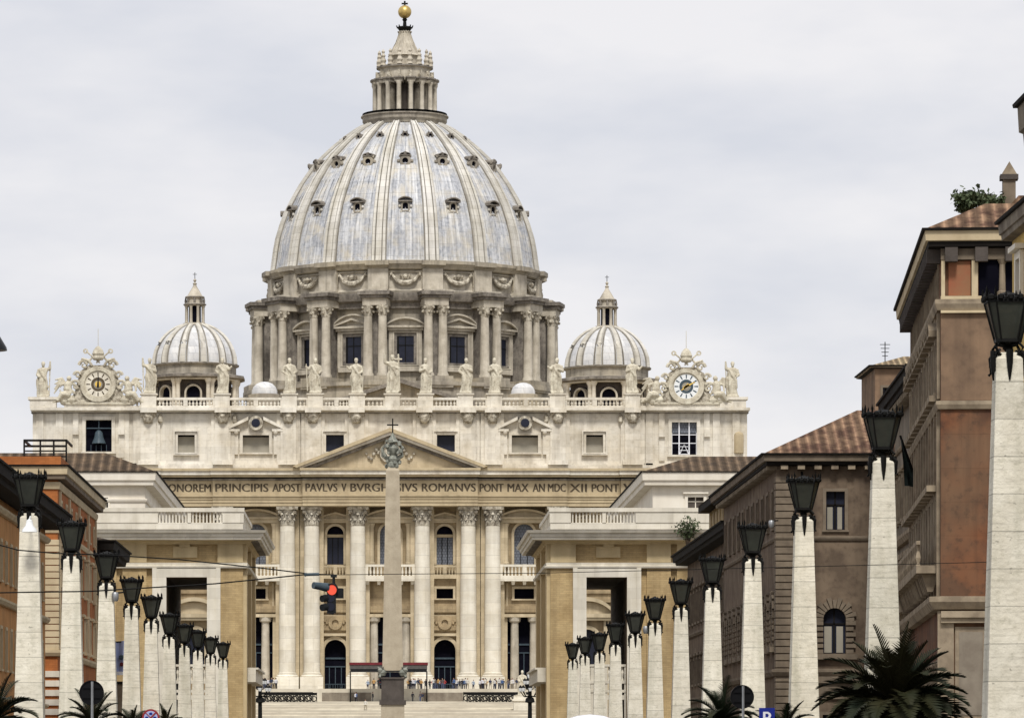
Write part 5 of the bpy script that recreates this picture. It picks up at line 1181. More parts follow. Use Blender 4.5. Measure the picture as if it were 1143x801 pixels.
Bq = palazzo('low_palazzo', 'lower dark-eaved brown building beyond the umber palazzo, with a dull ochre attic on its roof', 21, 276, 1, 46, 14, -1.2, 16.5, 'brown', 'browntr', front=[(3, 12, 1, 1.8, 'plain')], sidew=sw,
    bands=[(11.4, .25, .25), (7.0, .3, .25)], over=1.0, eave_t=.6, roof_h=.5, tile='tiled', roof_in=2.0)
m_ = MB(); m_.use('ochre'); m_.box(1.45, 12, 20, 48 if False else 45.5, 16.6, 20.1)
m_.use('cream')
for q in range(9): m_.box(1.36, 1.449, 20.6+q*2.8, 21.2+q*2.8, 17.2, 19.8)
m_.use('eave'); m_.box(.75, 12.7, 19.3, 46.2, 20.1, 20.55); m_.use('tiled'); m_.prism([(.7,20.56),(12.8,20.56),(6.7,22.0)], 19.2, 46.3); extra(Bq, m_, 'attic_storey')

cs = [(1.9+2.55*i, 18.0 if False else 10.6, 1.1, 2.6, 'balcony') for i in range(11)]+[(1.9+2.55*i, 17.3, .95, 1.9, 'ped') for i in range(11)]+[(1.9+2.55*i, 4.2, 1.2, 2.6, 'plain') for i in range(11)]
cs += [(1.9+2.55*i, 20.95, 1.2, 1.45, 'plain', 'redpan') for i in range(11)]
C = palazzo('russet_palazzo', 'tall russet palazzo with deep bracketed eaves, roof loggia and tiled roof at the right edge', 21.48, 180, 1, 31, 16, -.5, 22.75, 'red', 'redtr',
    front=[], sidew=cs, bands=[(20.35, .42, .22), (16.55, .32, .18), (8.85, .5, .45)], over=.62, eave_t=.62, roof_h=1.25, tile='tile', fascia='cream', modill=(1.15, .85, .55), corbel='granited', rotz=-math.atan(.075), roof_in=1.8)
m_ = MB()     # loggia storey on the front
m_.use('cream'); 
for u0, u1 in ((.02, .16), (1.18, 1.42), (2.95, 3.2), (5.2, 5.5), (7.6, 7.9)): m_.box(u0, u1, -.16, -.004, 20.8, 22.4)
m_.box(0, 8, -.18, -.004, 20.78, 20.9); m_.use('browntr'); m_.box(.0, 8, -.2, -.005, 22.3, 22.72); m_.use('redpan'); m_.box(.3, 1.14, -.05, -.004, 20.92, 22.25)
m_.use('dark'); m_.box(1.45, 2.9, -.03, -.003, 20.92, 22.28); m_.box(3.25, 5.1, -.03, -.003, 20.92, 22.28)
m_.use('redtr'); m_.lathe([(.2,20.9),(.2,21.05),(.13,21.1),(.11,22.1),(.2,22.28)], 2.35, -.12, 10)
m_.use('upbrown'); m_.box(0.005, 16, -.06, -.003, 16.9, 20.33)
m_.use('cream'); m_.box(0, 12, -.22, -.101, 20.25, 20.35)
extra(C, m_, 'loggia')
m_ = MB(); m_.use('redtr'); m_.box(.55, 1.75, -.09, -.003, 4.6, 8.2); m_.use('grey'); m_.box(.7, 1.6, -.12, -.091, 4.8, 8.0); m_.use('redtr'); m_.box(-.12, .5, -.14, -.004, -.4, 8.8); m_.box(1.95, 2.6, -.14, -.004, -.4, 8.8)
m_.box(0, 12, -.3, -.005, 8.35, 8.55); m_.box(0, 12, -.42, -.006, 8.55, 8.8)
extra(C, m_, 'wall_panel')
m_ = MB(); m_.use('browntr'); m_.box(2.55, 3.05, 3, 3.5, 24.3, 25.75); m_.use('granited'); m_.box(2.45, 3.15, 2.9, 3.6, 25.75, 25.95); m_.use('redtr'); m_.prism([(2.5,25.95),(3.1,25.95),(2.8,26.45)], 2.95, 3.55); extra(C, m_, 'chimney')
m_ = MB(); m_.use('tile'); m_.prism([(2.2,24.0),(6.0,24.0),(6.0,25.0),(3.1,25.0)], 2.0, 8); extra(C, m_, 'dormer_roof')
for s0 in (.4, 2.95, 5.5, 8.05, 10.6, 13.2, 15.7, 18.3, 20.8, 23.4, 25.9, 28.5):
    m_ = MB(); m_.use('redtr'); m_.box(-.14, -.004, s0, s0+.35, 9.4, 16.5); m_.box(-.12, -.004, s0, s0+.35, 17.0, 20.3); extra(C, m_, 'wall_strip')

dsw = [(1.6+2.6*i, 14.8, .95, 2.0, 'framed') for i in range(8)]+[(1.6+2.6*i, 10.2, 1.0, 2.2, 'balcony') for i in range(8)]+[(1.6+2.6*i, 4.2, 1.0, 2.4, 'plain') for i in range(8)]
Dq = palazzo('grey_palazzo', 'greyish palazzo with dark eaves and balconies, squeezed between the russet and the umber palazzi', 24.6, 212.3, 1, 22.5, 12, -.8, 20.3, 'grey', 'redtr', sidew=dsw, bands=[(13.5, .4, .35), (8.6, .45, .5), (18.2, .2, .15)], over=.8, eave_t=.6, roof_h=1.5, tile='tiled', modill=(1.0, .7, .3), corbel='redtr', rotz=-math.atan(.05), roof_in=5)
# green-black flag hanging from a pole on the grey palazzo
m_ = MB(); pts = []
Yf = 205.; kf = 5220/Yf; fxp = lambda p: (p-427)/kf; fzp = lambda p: 3+(850-p)/kf
m_.use('iron'); m_.tube([(fxp(1031),Yf,fzp(560)),(fxp(1004.5),Yf-.1,fzp(486))], .05, 6)
m_.use('flag'); grid = []
for i in range(9):
    t = i/8; a_ = (1004.8+t*20, 488+t*56); b_ = (1007+t*1.5, 500+t*46) if i < 8 else (1013, 546)
    b_ = (1005.5+t*4, 492+t*50)
    for j in range(5): q = j/4; grid.append((fxp(a_[0]+(b_[0]-a_[0])*q), Yf-.15+.12*sin(j*2.1+i*.6), fzp(a_[1]+(b_[1]-a_[1])*q)))
for th in (0, .03): m_.add([(x, y+th, z) for x, y, z in grid], [[i*5+j, i*5+j+1, (i+1)*5+j+1, (i+1)*5+j] for i in range(8) for j in range(4)])
tag(m_.build('flag', None, ang=80), 'dark drooping flag on a slanting pole, beside the lamp in front of the russet palazzo', 'flag')
# tower house behind
T = palazzo('tower_house', 'small brown tower house with a shallow tiled roof, rising behind the umber palazzo', 33.7, 320, 1, 9, 12, -1, 29.9, 'upbrown', 'browntr', front=[(.75, 27.6, .45, 1.0, 'plain'), (1.75, 27.6, .45, 1.0, 'plain'), (3.2, 27.6, .45, 1.0, 'plain')], over=.35, eave_t=.12, roof_h=.85, tile='tiletan', roof_in=2.2, fascia='redtr')
def antenna(x, y, z, h, n, lab):
    m_ = MB(); m_.tube([(x,y,z),(x,y,z+h)], .035, 5)
    for k in range(n): m_.tube([(x-.35+.05*k,y,z+h*(.93-.1*k)),(x+.35-.05*k,y,z+h*(.93-.1*k))], .025, 4)
    tag(m_.build('antenna', 'iron'), lab, 'antenna', 'roof antennas')
antenna(34.6, 322, 29.3, 2.6, 4, 'short comb-like roof antenna on the tower house'); antenna(32.0, 281, 22, 6.0, 0, 'tall thin mast antenna rising beside the russet palazzo eaves')
E = palazzo('yellow_building', 'yellow plastered building with pale gabled eaves, cut by the right frame edge', 20.2, 70, 1, 80, 12, -.5, 19.7, 'yellow', 'white', sidew=[(2.0+4*i, z_w, .9, 1.9, 'framed') for i in range(20) for z_w in (17.0, 12.6, 8.2, 3.6)], over=.4, eave_t=.55, roof_h=1.5, tile='tiled', eavem='grey', fascia='grey', roof_in=4)
F_ = palazzo('near_palazzo', 'grey stone palazzo whose eaves corner only just enters at the right frame edge', 16.9, 60, 1, 59.3, 10, 0, 18.7, 'grey', 'redtr', sidew=[(2.5+4.2*i, z_w, 1.0, 2.2, 'framed') for i in range(14) for z_w in (15.0, 10.4, 5.6)], bands=[(9.2, .3, .2)], over=.62, eave_t=1.05, roof_h=.6, tile='tiled', eavem='grey', fascia='grey', roof_in=3)
# plants on roofs
def shrub(x, y, z, r_, h, n, lab, seed, group='potted shrubs on roofs', lm='leaf2'):
    rd = random.Random(seed); rt = empty('shrub', (x, y, z), lab, 'plant', group); st = MB(); lf = MB()
    for k in range(7):
        a = rd.uniform(0, 6.28); l_ = rd.uniform(.5, 1); tip = (x+cos(a)*r_*l_, y+sin(a)*r_*l_*.7, z+h*rd.uniform(.5, 1)); st.tube([(x,y,z-.6),(x+cos(a)*r_*.2,y,z+h*.35),tip], [.05,.035,.012], 5)
        for j in range(n//7):
            c = Vector((x,y,z+h*.3)).lerp(Vector(tip), rd.uniform(.2, 1.1))+Vector([rd.gauss(0, r_*.17) for _ in range(3)]); s_ = rd.uniform(.06, .15)
            d1 = Vector([rd.uniform(-1, 1) for _ in range(3)]).normalized(); d2 = d1.cross(Vector([rd.uniform(-1, 1) for _ in range(3)])).normalized()
            lf.add([tuple(c-d1*s_), tuple(c+d2*s_*.5), tuple(c+d1*s_), tuple(c-d2*s_*.5)], [[0,1,2,3]])
    st.build('stem', 'trunk', rt, rt); lf.build('leaves', lm, rt, rt, smooth=False)
def at(px, py, Y): return ((px-427)*Y/5220, Y, 3+(850-py)*Y/5220)
shrub(*at(1076, 240, 184), .85, .8, 1100, 'dense round green shrub on the tiled roof of the russet palazzo', 1); shrub(*at(1098, 240, 184), .6, .95, 230, 'thin wiry shrub on the tiled roof of the russet palazzo, next to the chimney', 2); shrub(*at(1108, 238, 182.5), .5, .6, 500, 'small dark shrub below the chimney of the russet palazzo', 5)
shrub(*at(768, 612, 348.3), 1.1, 2.4, 800, 'green shrub growing against the end of the right brick block, above the dark eaves', 3)

# wings of the palace right behind the brick blocks
for side, lab in ((-1, 'cream palace wing with brown hipped roof behind the left brick block'), (1, 'cream palace wing with brown hipped roof behind the right brick block')):
    x = -20.3 if side < 0 else 23.1
    fw = [(3.6, 24.75, .85, .85, 'plain', 'dark')] if side < 0 else [((776.5-427)/13.05-23.1, 24.5, 1.35, 1.15, 'framed', 'granited')]
    palazzo('palace_wing', lab, x, 400, side, 62, 26, 0, 26.6, 'white', 'white', front=fw, bands=[(25.2, .3, .18)] if side < 0 else [], over=.95, eave_t=1.1, roof_h=1.9 if side < 0 else 1.6, tile='tiled', eavem='white', fascia='white', roof_in=3.6)
tag(palazzo('distant_palace', 'distant brown building with a low roof, showing just right of the church front', 60.5, 765, 1, 30, 40, 12, 51.5, 'ochre', 'cream', over=.6, eave_t=.4, roof_h=3, roof_in=10, tile='tiled'))

# left side of the street ----------------------------------------------------
hs_ = [(2.9+4.4*i, 13.4, .9, 2.0, 'framed') for i in range(8)]+[(2.9+4.4*i, 17.1, .85, 1.1, 'plain') for i in range(8)]+[(2.9+4.4*i, 9.9, .9, 1.9, 'framed') for i in range(8)]+[(2.9+4.4*i, 3.6, 1.2, 3.0, 'plain') for i in range(8)]
Hq = palazzo('rust_brick_palazzo', 'rust brick palazzo with cream bands, quoins and brick parapet on the left', -18.9, 272, -1, 36, 24, -1.2, 19.4, 'rust', 'cream', sidew=hs_, front=[(3.4, 14, 1, 2.2, 'framed')], bands=[(18.85, .42, .16), (16.3, .3, .12), (9.15, .35, .25)], over=.62, eave_t=.75, roof_h=.1, tile='tiled', eavem='browntr', fascia='cream', quoin=(9.5, 16.2, .38, 'cream'), roof_in=1)
m_ = MB(); m_.use('rust'); m_.box(-24.3, .2, -.2, 36, 20.16, 20.75); extra(Hq, m_, 'brick_parapet')
m_ = MB(); m_.use('proptr')
for q in range(16): m_.box(-.95, .1, -.1, 1.0, q*.55-.3, q*.55+.05)
extra(Hq, m_, 'banded_corner')
m_ = MB(); m_.use('iron')
for q in (3.9, 7.2, 10.1, 16.1): m_.tube([(.12, q, -1), (.12, q, 17.9)], .07, 5)
extra(Hq, m_, 'downpipe')
m_ = MB(); m_.use('cream')
for q in (1.05, 9.3, 18.3, 27.3, 35.0): m_ = MB(); m_.use('cream'); m_.box(.004, .12, q, q+.55, 9.6, 18.8); extra(Hq, m_, 'wall_strip')
rr_ = empty('roof_railing', (-21, 277, 20.7), 'thin black railing on the roof of the rust brick palazzo', 'railing'); m_ = MB()
for yy in (276, 281):
    for px_ in (27, 45, 60, 74): m_.box(*(lambda x_: (x_-.05, x_+.05))((px_-427)*yy/5220), yy-.05, yy+.05, 20.7, 21.95)
    xa_, xb_ = (27-427)*yy/5220, (74-427)*yy/5220; m_.box(xa_, xb_, yy-.05, yy+.05, 21.9, 22.03); m_.box(xa_, xb_, yy-.04, yy+.04, 21.3, 21.38)
for xa_ in ((27-427)*276/5220, (74-427)*276/5220): m_.box(xa_-.05, xa_+.05, 276, 281, 21.9, 22.03)
m_.build('rails', 'iron', rr_, rr_, smooth=False)
gs = [(1.8+3.1*i, 12.0, .9, 1.9, 'plain', 'redfab') for i in range(26)]+[(1.8+3.1*i, 7.6, .9, 2.0, 'plain', 'redfab') for i in range(26)]+[(1.8+3.1*i, 2.6, 1.2, 2.6, 'plain') for i in range(26)]
Gq = palazzo('orange_palazzo', 'orange ochre plastered building with black overhanging eaves at the left frame edge', -18.9, 180, -1, 82, 16, -1.2, 16.0, 'orange', 'cream', sidew=gs, bands=[(15.2, .3, .3), (10.75, .3, .28), (6.0, .22, .2)], over=1.35, eave_t=.75, roof_h=1.0, tile='tiled', roof_in=5)
I_ = palazzo('dark_eaved_building', 'narrow low building with black projecting eaves, between the rust palazzo and the left brick block', -18.9, 309, -1, 17, 14, -1, 16.6, 'ochre', 'cream', sidew=[(2+3*i, 12, 1, 2, 'plain') for i in range(5)], over=1.25, eave_t=.9, roof_h=1.2, tile='tiled', roof_in=4)
m_ = MB(); Yb = 330.; kb = 5220/Yb; X_ = lambda p: (p-427)/kb; Z_ = lambda p: 3+(850-p)/kb
m_.use('banner'); n_ = 10
gr = [(X_(126+i*1.3), Yb-.1*sin(i*.9), zz) for i in range(n_+1) for zz in (Z_(753), Z_(717.5)+.02*i)]
for th in (0, .04): m_.add([(x, y+th, z) for x, y, z in gr], [[2*i, 2*i+2, 2*i+3, 2*i+1] for i in range(n_)])
m_.use('wht'); m_.box(X_(126.5), X_(138.5), Yb-.16, Yb-.12, Z_(753), Z_(749)); m_.use('iron'); m_.tube([(X_(125),Yb,Z_(716.5)),(X_(140),Yb,Z_(715.5))], .05, 5); m_.box(X_(126), X_(139), Yb-.2, Yb+.2, Z_(763), Z_(760))
m_.use('redfab'); m_.ball((X_(136),Yb-.15,Z_(741)), .16, 6); m_.use('visor'); m_.ball((X_(135.5),Yb-.15,Z_(733)), .2, 6); m_.use('browntr'); m_.box(X_(126), X_(139), Yb-.1, Yb+.1, 0, Z_(763))
tag(m_.build('banner', None), 'pale blue hanging banner between two lamp obelisks, before the left brick block', 'banner')

# ================================================================ obelisk street lamps
def lamp_proto():
    """total height 11.5 m, origin at its foot"""
    r = empty('street_lamp', (0, 0, 0), 'tall travertine obelisk street lamp with black iron lantern', 'street lamp', 'obelisk lamps lining the street'); T = 11.5
    m_ = MB(); zt = T-1.52
    m_.taper(0, 0, 1.0, zt, .53, .275); m_.taper(0, 0, zt, zt+.14, .275, .16); m_.build('obelisk', 'obel', r, r, smooth=False)
    m_ = MB(); m_.box(-.75, .75, -.75, .75, -.6, .8); m_.box(-.68, .68, -.68, .68, .8, 1.0); m_.build('plinth', 'obel', r, r, smooth=False)
    def octa(h, k=.66): c = h*k; return [(c,-h),(h,-c),(h,c),(c,h),(-c,h),(-h,c),(-h,-c),(-c,-h)]
    z0, z1 = T-1.13, T-.35; h0, h1 = .25, .44
    m_ = MB(); a_ = octa(h0); b_ = octa(h1)
    m_.add([(x,y,z0+.03) for x,y in a_]+[(x,y,z1) for x,y in b_], [[i,(i+1)%8,(i+1)%8+8,i+8] for i in range(8)]); g_ = m_.build('glass', 'lampgl', r, r, smooth=False)
    m_ = MB()
    for i in range(8): m_.tube([(a_[i][0]*1.02,a_[i][1]*1.02,z0),(b_[i][0]*1.02,b_[i][1]*1.02,z1)], .022, 4)
    m_.prismz(octa(.27), z0-.04, z0+.03); m_.prismz(octa(.47), z1, z1+.05)
    m_.add([(x,y,z1+.05) for x,y in octa(.45)]+[(x*.25,y*.25,z1+.22) for x,y in octa(.45)], [[i,(i+1)%8,(i+1)%8+8,i+8] for i in range(8)]+[list(range(8,16))])
    o8 = octa(.47)
    for i in range(8):
        p, q = Vector((*o8[i], 0)), Vector((*o8[(i+1) % 8], 0)); n_ = 3 if (q-p).length > .4 else 1
        for j in range(n_+1):
            c = p.lerp(q, j/n_); hh = .30 if j in (0, n_) else .19
            m_.lathe([(.028,z1+.04),(.045,z1+.09),(.02,z1+.12),(.035,z1+hh*.75),(.004,z1+hh+.04)], c.x*1.03, c.y*1.03, 5)
        for j in range(n_):
            c = p.lerp(q, (j+.5)/n_); m_.ball((c.x, c.y, z1+.10), .075, 6)
    m_.lathe([(.07,z1+.15),(.1,z1+.2),(.03,z1+.26)], 0, 0, 8)
    m_.build('lantern_frame', 'iron', r, r)
    m_ = MB(); m_.lathe([(.16,z0-.04),(.07,z0-.1),(.12,z0-.16),(.06,z0-.22),(.15,z0-.3),(.2,z0-.36)], 0, 0, 8)
    for k in range(4):
        ux, uy = [(0,-1),(1,0),(0,1),(-1,0)][k]; zz = zt
        m_.tube([(ux*.29,uy*.29,zz+.18),(ux*.31,uy*.31,zz-.1),(ux*.30,uy*.30,zz-.44)], [.085,.07,.02], 6)      # pendent spear on each face
        vx, vy = (ux-uy)/1.414, (uy+ux)/1.414
        m_.tube([(vx*.12,vy*.12,z0-.1),(vx*.30,vy*.30,z0-.06),(vx*.40,vy*.40,z0-.16),(vx*.33,vy*.33,z0-.26),(vx*.27,vy*.27,z0-.19)], .034, 5)
        m_.tube([(vx*.2,vy*.2,z0-.34),(vx*.38,vy*.38,z0-.26),(vx*.47,vy*.47,z0-.36),(vx*.46,vy*.46,z0-.52),(vx*.45,vy*.45,z0-.66),(vx*.50,vy*.50,z0-.70)], [.045,.045,.04,.032,.026,.03], 5)
    m_.build('bracket', 'iron', r, r)
    return r
LPX = [(33,523,0),(80,577,0),(119,612,0),(147,641,0),(169,661,0),(189,681,0),(206,693,0),(221,700,0),(235,708,0),(249,714,0)]
SS = [864,760,676,613,562,520,481,448,418,390]
ry = [527,580,617,643,663,680,692,703,708,715]
lp = lamp_proto(); first = True; ordn = ['nearest', 'second', 'third', 'fourth', 'fifth', 'sixth', 'seventh', 'eighth', 'ninth', 'farthest']
extra_l = {0: ', bearing a small bell-shaped white lamp', 2: ', in front of the black-eaved narrow building'}
specs = []
for i, (x, y, _) in enumerate(LPX): specs.append((x, y, SS[i], '%s obelisk lamp of the left row%s' % (ordn[i], extra_l.get(i, ' counted from the viewer' if 0 < i < 9 else ''))))
RX = [1125, 985, 897, 840, 795, 760, 731, 709, 687, 669, 653, 639]; RY = [320, 452]+ry; RS = [1282, 1025]+SS
o12 = ['nearest', 'second', 'third', 'fourth', 'fifth', 'sixth', 'seventh', 'eighth', 'ninth', 'tenth', 'eleventh', 'farthest']
for i in range(12): specs.append((RX[i], RY[i], RS[i], '%s obelisk lamp of the right row%s' % (o12[i], ', cut by the frame edge' if i == 0 else ' counted from the viewer' if i < 11 else '')))
for (px, py, S_, lab) in specs:
    Y_ = 5220*24/S_; x = (px-427)*Y_/5220; z = 3+(850-py)*Y_/5220-11.5
    o = lp if first else copy_tree(lp); first = False; o.location = (x, Y_, z); o['label'] = 'white '+lab
# small bell-shaped lamp fixed on the nearest left obelisk
b_ = at(33.5, 594, 144.2); m_ = MB(); m_.lathe([(.24,b_[2]),(.22,b_[2]+.08),(.12,b_[2]+.2),(.09,b_[2]+.36),(.03,b_[2]+.4)], b_[0], b_[1]-.25, 14); m_.tube([(b_[0],b_[1]-.25,b_[2]+.38),(b_[0],b_[1]+.2,b_[2]+.5)], .03, 5); tag(m_.build('wall_lamp', 'globe'), 'small white bell-shaped lamp hanging on the nearest left obelisk', 'lamp')
def camera_(px, py, Y, lab):
    b_ = at(px, py, Y); r = empty('security_camera', b_, lab, 'camera', 'small white cameras on walls and obelisks'); m_ = MB(); m_.lathe([(.10,b_[2]-.2),(.14,b_[2]-.1),(.14,b_[2]+.1),(.1,b_[2]+.16)], b_[0], b_[1], 10); m_.build('housing', 'pole', r, r); m_ = MB(); m_.tube([(b_[0],b_[1],b_[2]+.12),(b_[0]+.35,b_[1]+.1,b_[2]+.16)], .035, 5); m_.build('arm', 'iron', r, r)
camera_(861, 584, 235, 'white camera on the corner of the umber palazzo'); camera_(721, 702, 223, 'white camera by the lantern of a right obelisk before the brick block'); camera_(128.5, 665, 185, 'white camera on the side of the third left obelisk')

# ================================================================ palms
def palm(px, py, Y, rad, n, lab, seed, tall=1.0):
    x, y, z = at(px, py, Y); zg = gz(Y)+.1; rt = empty('palm', (x, y, zg), lab, 'palm tree', 'low palms between the obelisks'); rd = random.Random(seed)
    m_ = MB(); k = 10; m_.tube([(x+.03*sin(i), y, zg+(z-.2-zg)*i/k) for i in range(k+1)], [.26 if i % 2 else .22 for i in range(k+1)], 10); m_.build('trunk', 'trunk', rt, rt)
    m_ = MB()
    for i in range(n):
        az = i*2.399+rd.uniform(-.2, .2); el = R(80-75*((i+.5)/n)**.8*1.25+rd.uniform(-8, 8)); ln = rad*rd.uniform(.85, 1.15); p = Vector((x, y, z-.1)); dirv = Vector((cos(az)*cos(el), sin(az)*cos(el), sin(el)*tall)); pts = [p.copy()]; sg = 16
        for j in range(sg):
            p = p+dirv*(ln/sg); pts.append(p.copy()); dirv = (dirv+Vector((0, 0, -.045-.10*cos(el)*j/sg))).normalized()
        m_.tube([tuple(q) for q in pts], [.028*(1-.8*j/sg) for j in range(sg+1)], 4)
        for j in range(2, sg+1):
            for sub in (0, .5):
                q = pts[j-1].lerp(pts[j], sub); t = (pts[j]-pts[j-1]).normalized(); sd = t.cross(Vector((0, 0, 1)));
                if sd.length < .05: sd = Vector((1, 0, 0))
                sd.normalize(); upv = sd.cross(t)
                for s_ in (-1, 1):
                    l_ = rad*.26*sin(pi*(.12+.83*(j-1+sub)/sg))*rd.uniform(.85, 1.1); dv = (sd*s_*.8+t*.65+upv*.35+Vector((0,0,-.12*rd.random()))).normalized(); wv = t*.022*max(1, rad*.7)
                    m_.add([tuple(q-wv), tuple(q+wv), tuple(q+dv*l_*.6+wv*.8+Vector((0,0,-.01))), tuple(q+dv*l_+Vector((0,0,-.06*l_))), tuple(q+dv*l_*.6-wv*.8)], [[0,1,2,3,4]])
    m_.build('crown', 'leaf', rt, rt, smooth=False)
palm(1000, 784, 110, 1.9, 95, 'large dark palm in front of the russet palazzo, biggest of the palms', 1)
palm(806, 800, 152, 1.45, 34, 'green palm with a tall arching left frond, beside the right round sign', 2)
palm(-6, 800, 132, 1.5, 30, 'palm cut by the left frame edge beside the nearest left obelisk', 3)
palm(103, 806, 150, 1.35, 30, 'palm behind the round black sign on the left', 4)
palm(185, 810, 190, 1.0, 24, 'small palm behind the round no-parking sign', 5)
palm(650, 812, 300, 1.2, 20, 'small distant palm at the foot of the far right obelisks', 6)
palm(148, 812, 172, 1.1, 24, 'small palm between the left round signs', 8)
palm(876, 812, 132, 1.0, 20, 'dark palm top below the blue parking sign', 7)

# ================================================================ signs, traffic light, cables, van
def round_sign(px, py, Y, rpx, lab, kind):
    k = 5220/Y; x, y, z = at(px, py, Y); zg = gz(Y); r = empty('road_sign', (x, y, zg), lab, 'sign'); rr = rpx/k
    m_ = MB()
    if kind == 'back':
        m_.use('signbk'); m_.disc(x, z, rr, y-.02, y+.02, 32); m_.disc(x, z, rr, y-.05, y-.019, 32, rr*.93); m_.box(x-rr*.7, x+rr*.7, y-.05, y-.021, z+rr*.35, z+rr*.45); m_.box(x-rr*.7, x+rr*.7, y-.05, y-.021, z-rr*.45, z-rr*.35)
    else:
        m_.use('signred'); m_.disc(x, z, rr, y-.02, y+.02, 32); m_.use('banner'); m_.disc(x, z, rr*.78, y-.026, y-.019, 32)
        m_.use('blue')
        for k_ in range(4):
            t = pi/2*k_+pi/2; d_ = rr*.46; cx_, cz_ = x+cos(t)*d_, z+sin(t)*d_; m_.prism([(cx_+cos(a)*rr*.22, cz_+sin(a)*rr*.17) for a in [i*pi/3 for i in range(6)]], y-.032, y-.025)
        m_.use('signred')
        for s_ in (-1, 1): m_.prism([(x-s_*rr*.62-.02, z-rr*.6),(x-s_*rr*.62+.035, z-rr*.64),(x+s_*rr*.62+.02, z+rr*.6),(x+s_*rr*.62-.035, z+rr*.64)], y-.038-.004*s_, y-.031-.004*s_)
    m_.build('plate', None, r, r, smooth=False)
    m_ = MB(); yy = y-.09 if kind == 'back' else y+.08; m_.tube([(x+.02,yy,zg),(x+.02,yy,z+rr*.9 if kind == 'back' else z)], .034, 8); m_.build('pole', 'pole', r, r)
round_sign(102.3, 772.5, 116, 13.8, 'black back of a round road sign on a grey pole, left of the street', 'back')
round_sign(828.3, 777.2, 116, 13.3, 'black back of a round road sign on a grey pole, right of the street', 'back')
round_sign(168.3, 800.5, 150, 9.8, 'round red-rimmed no-parking sign with blue centre, low on the left', 'np')
x, y, z = at(856, 799, 120); r = empty('parking_sign', (x, y, gz(120)), 'blue square parking sign with a white letter, below the umber palazzo', 'sign'); q = .21
m_ = MB(); m_.use('blue'); m_.box(x-.20, x+.20, y-.02, y+.02, z-.28, z+.22); m_.use('wht'); m_.box(x-.10, x-.04, y-.03, y-.021, z-.2, z+.12); m_.prism([(x-.04,z+.12),(x+.03,z+.12),(x+.09,z+.08),(x+.11,z+.03),(x+.09,z-.03),(x+.03,z-.07),(x-.04,z-.07),(x-.04,z-.02),(x+.02,z-.02),(x+.05,z+.03),(x+.02,z+.07),(x-.04,z+.07)], y-.03, y-.021); m_.build('plate', None, r, r, smooth=False)
m_ = MB(); m_.tube([(x,y+.06,gz(120)),(x,y+.06,z)], .03, 8); m_.build('pole', 'pole', r, r)

Yt = 104.; kt = 5220/Yt
TX = lambda p: (p-427)/kt
TZ = lambda p: 3+(850-p)/kt
r = empty('traffic_light', (TX(371), Yt, TZ(641)), 'black traffic light with red lens lit, hanging from cables over the street', 'traffic light')
cx = TX(370)
m_ = MB(); m_.box(cx-.10, cx+.10, Yt-.06, Yt+.16, TZ(684), TZ(651)); m_.box(cx+.10, cx+.25, Yt+.0, Yt+.22, TZ(667), TZ(656)); m_.prism([(cx-.1,TZ(684)),(cx+.04,TZ(685.2)),(cx+.1,TZ(682)),(cx+.1,TZ(680))], Yt-.055, Yt+.155)
m_.build('housing', 'black', r, r)
m_ = MB(); m_.use('black'); m_.tube([(TX(372.5),Yt+.05,TZ(651.5)),(TX(372.5),Yt+.05,TZ(641.5))], .035, 6); m_.box(TX(372.5)-.07, TX(372.5)+.07, Yt, Yt+.1, TZ(644), TZ(641)); m_.build('hanger', None, r, r)
m_ = MB(); lx, lz = TX(370.5), TZ(658); m_.prism([(lx+.105*cos(t),lz+.115*sin(t)) for t in [i*pi/12 for i in range(24)]], Yt-.09, Yt-.05); m_.build('red_lens', 'redlit', r, r, smooth=False)
for i, (py, ax) in enumerate(((667, 0), (677, 0))):
    m_ = MB(); lx2, lz2 = TX(369), TZ(py); m_.prism([(lx2+.09*cos(t),lz2+.095*sin(t)) for t in [i_*pi/10 for i_ in range(20)]], Yt-.075, Yt-.06); m_.build('dark_lens', 'glass', r, r, smooth=False)
    m_ = MB(); m_.tube([(TX(364),Yt-.03,TZ(py)),(TX(359.5),Yt-.12,TZ(py+1))], [.085,.08], 10); m_.build('visor', 'black', r, r)
m_ = MB(); m_.tube([(TX(366),Yt-.02,TZ(655.5)),(TX(357),Yt-.1,TZ(654)),(TX(350),Yt-.2,TZ(653.2))], [.10,.085,.075], 14); m_.build('visor', 'visor', r, r)
m_ = MB()
n_ = 14
for i in range(n_+1):
    pass
m_.tube([(lx+.125*cos(t),Yt-.09,lz+.13*sin(t)) for t in [pi*(.0+i/12) for i in range(13)]], .022, 6); m_.build('hood', 'black', r, r)
def cable(pts, rad, lab):
    m_ = MB(); P_ = []
    for (a, b) in zip(pts, pts[1:]):
        for i in range(8): t = i/8; P_.append(tuple(a[j]+(b[j]-a[j])*t for j in range(3)))
    P_.append(pts[-1]); m_.tube(P_, rad, 5); tag(m_.build('cable', 'iron'), lab, 'cable', 'overhead cables across the street')
c3 = lambda px, py: (TX(px), Yt+.05, TZ(py))
cable([c3(-90, 664), c3(0, 661), c3(100, 659.5), c3(240, 651), c3(300, 645), c3(341, 640.7), c3(373, 641)], .016, 'lower thin black cable running from the left edge to the traffic light')
cable([c3(-90, 602), c3(0, 608), c3(20, 613.5), c3(60, 617), c3(120, 619), c3(200, 624), c3(296, 634), c3(345, 640), c3(373, 641.2)], .015, 'upper thin black cable descending from the left edge to the traffic light')
cable([c3(373, 641), c3(450, 640.2), c3(600, 639.2), c3(760, 635.5), c3(1000, 629.5), c3(1180, 625)], .008, 'faint cable running from the traffic light to the right edge')
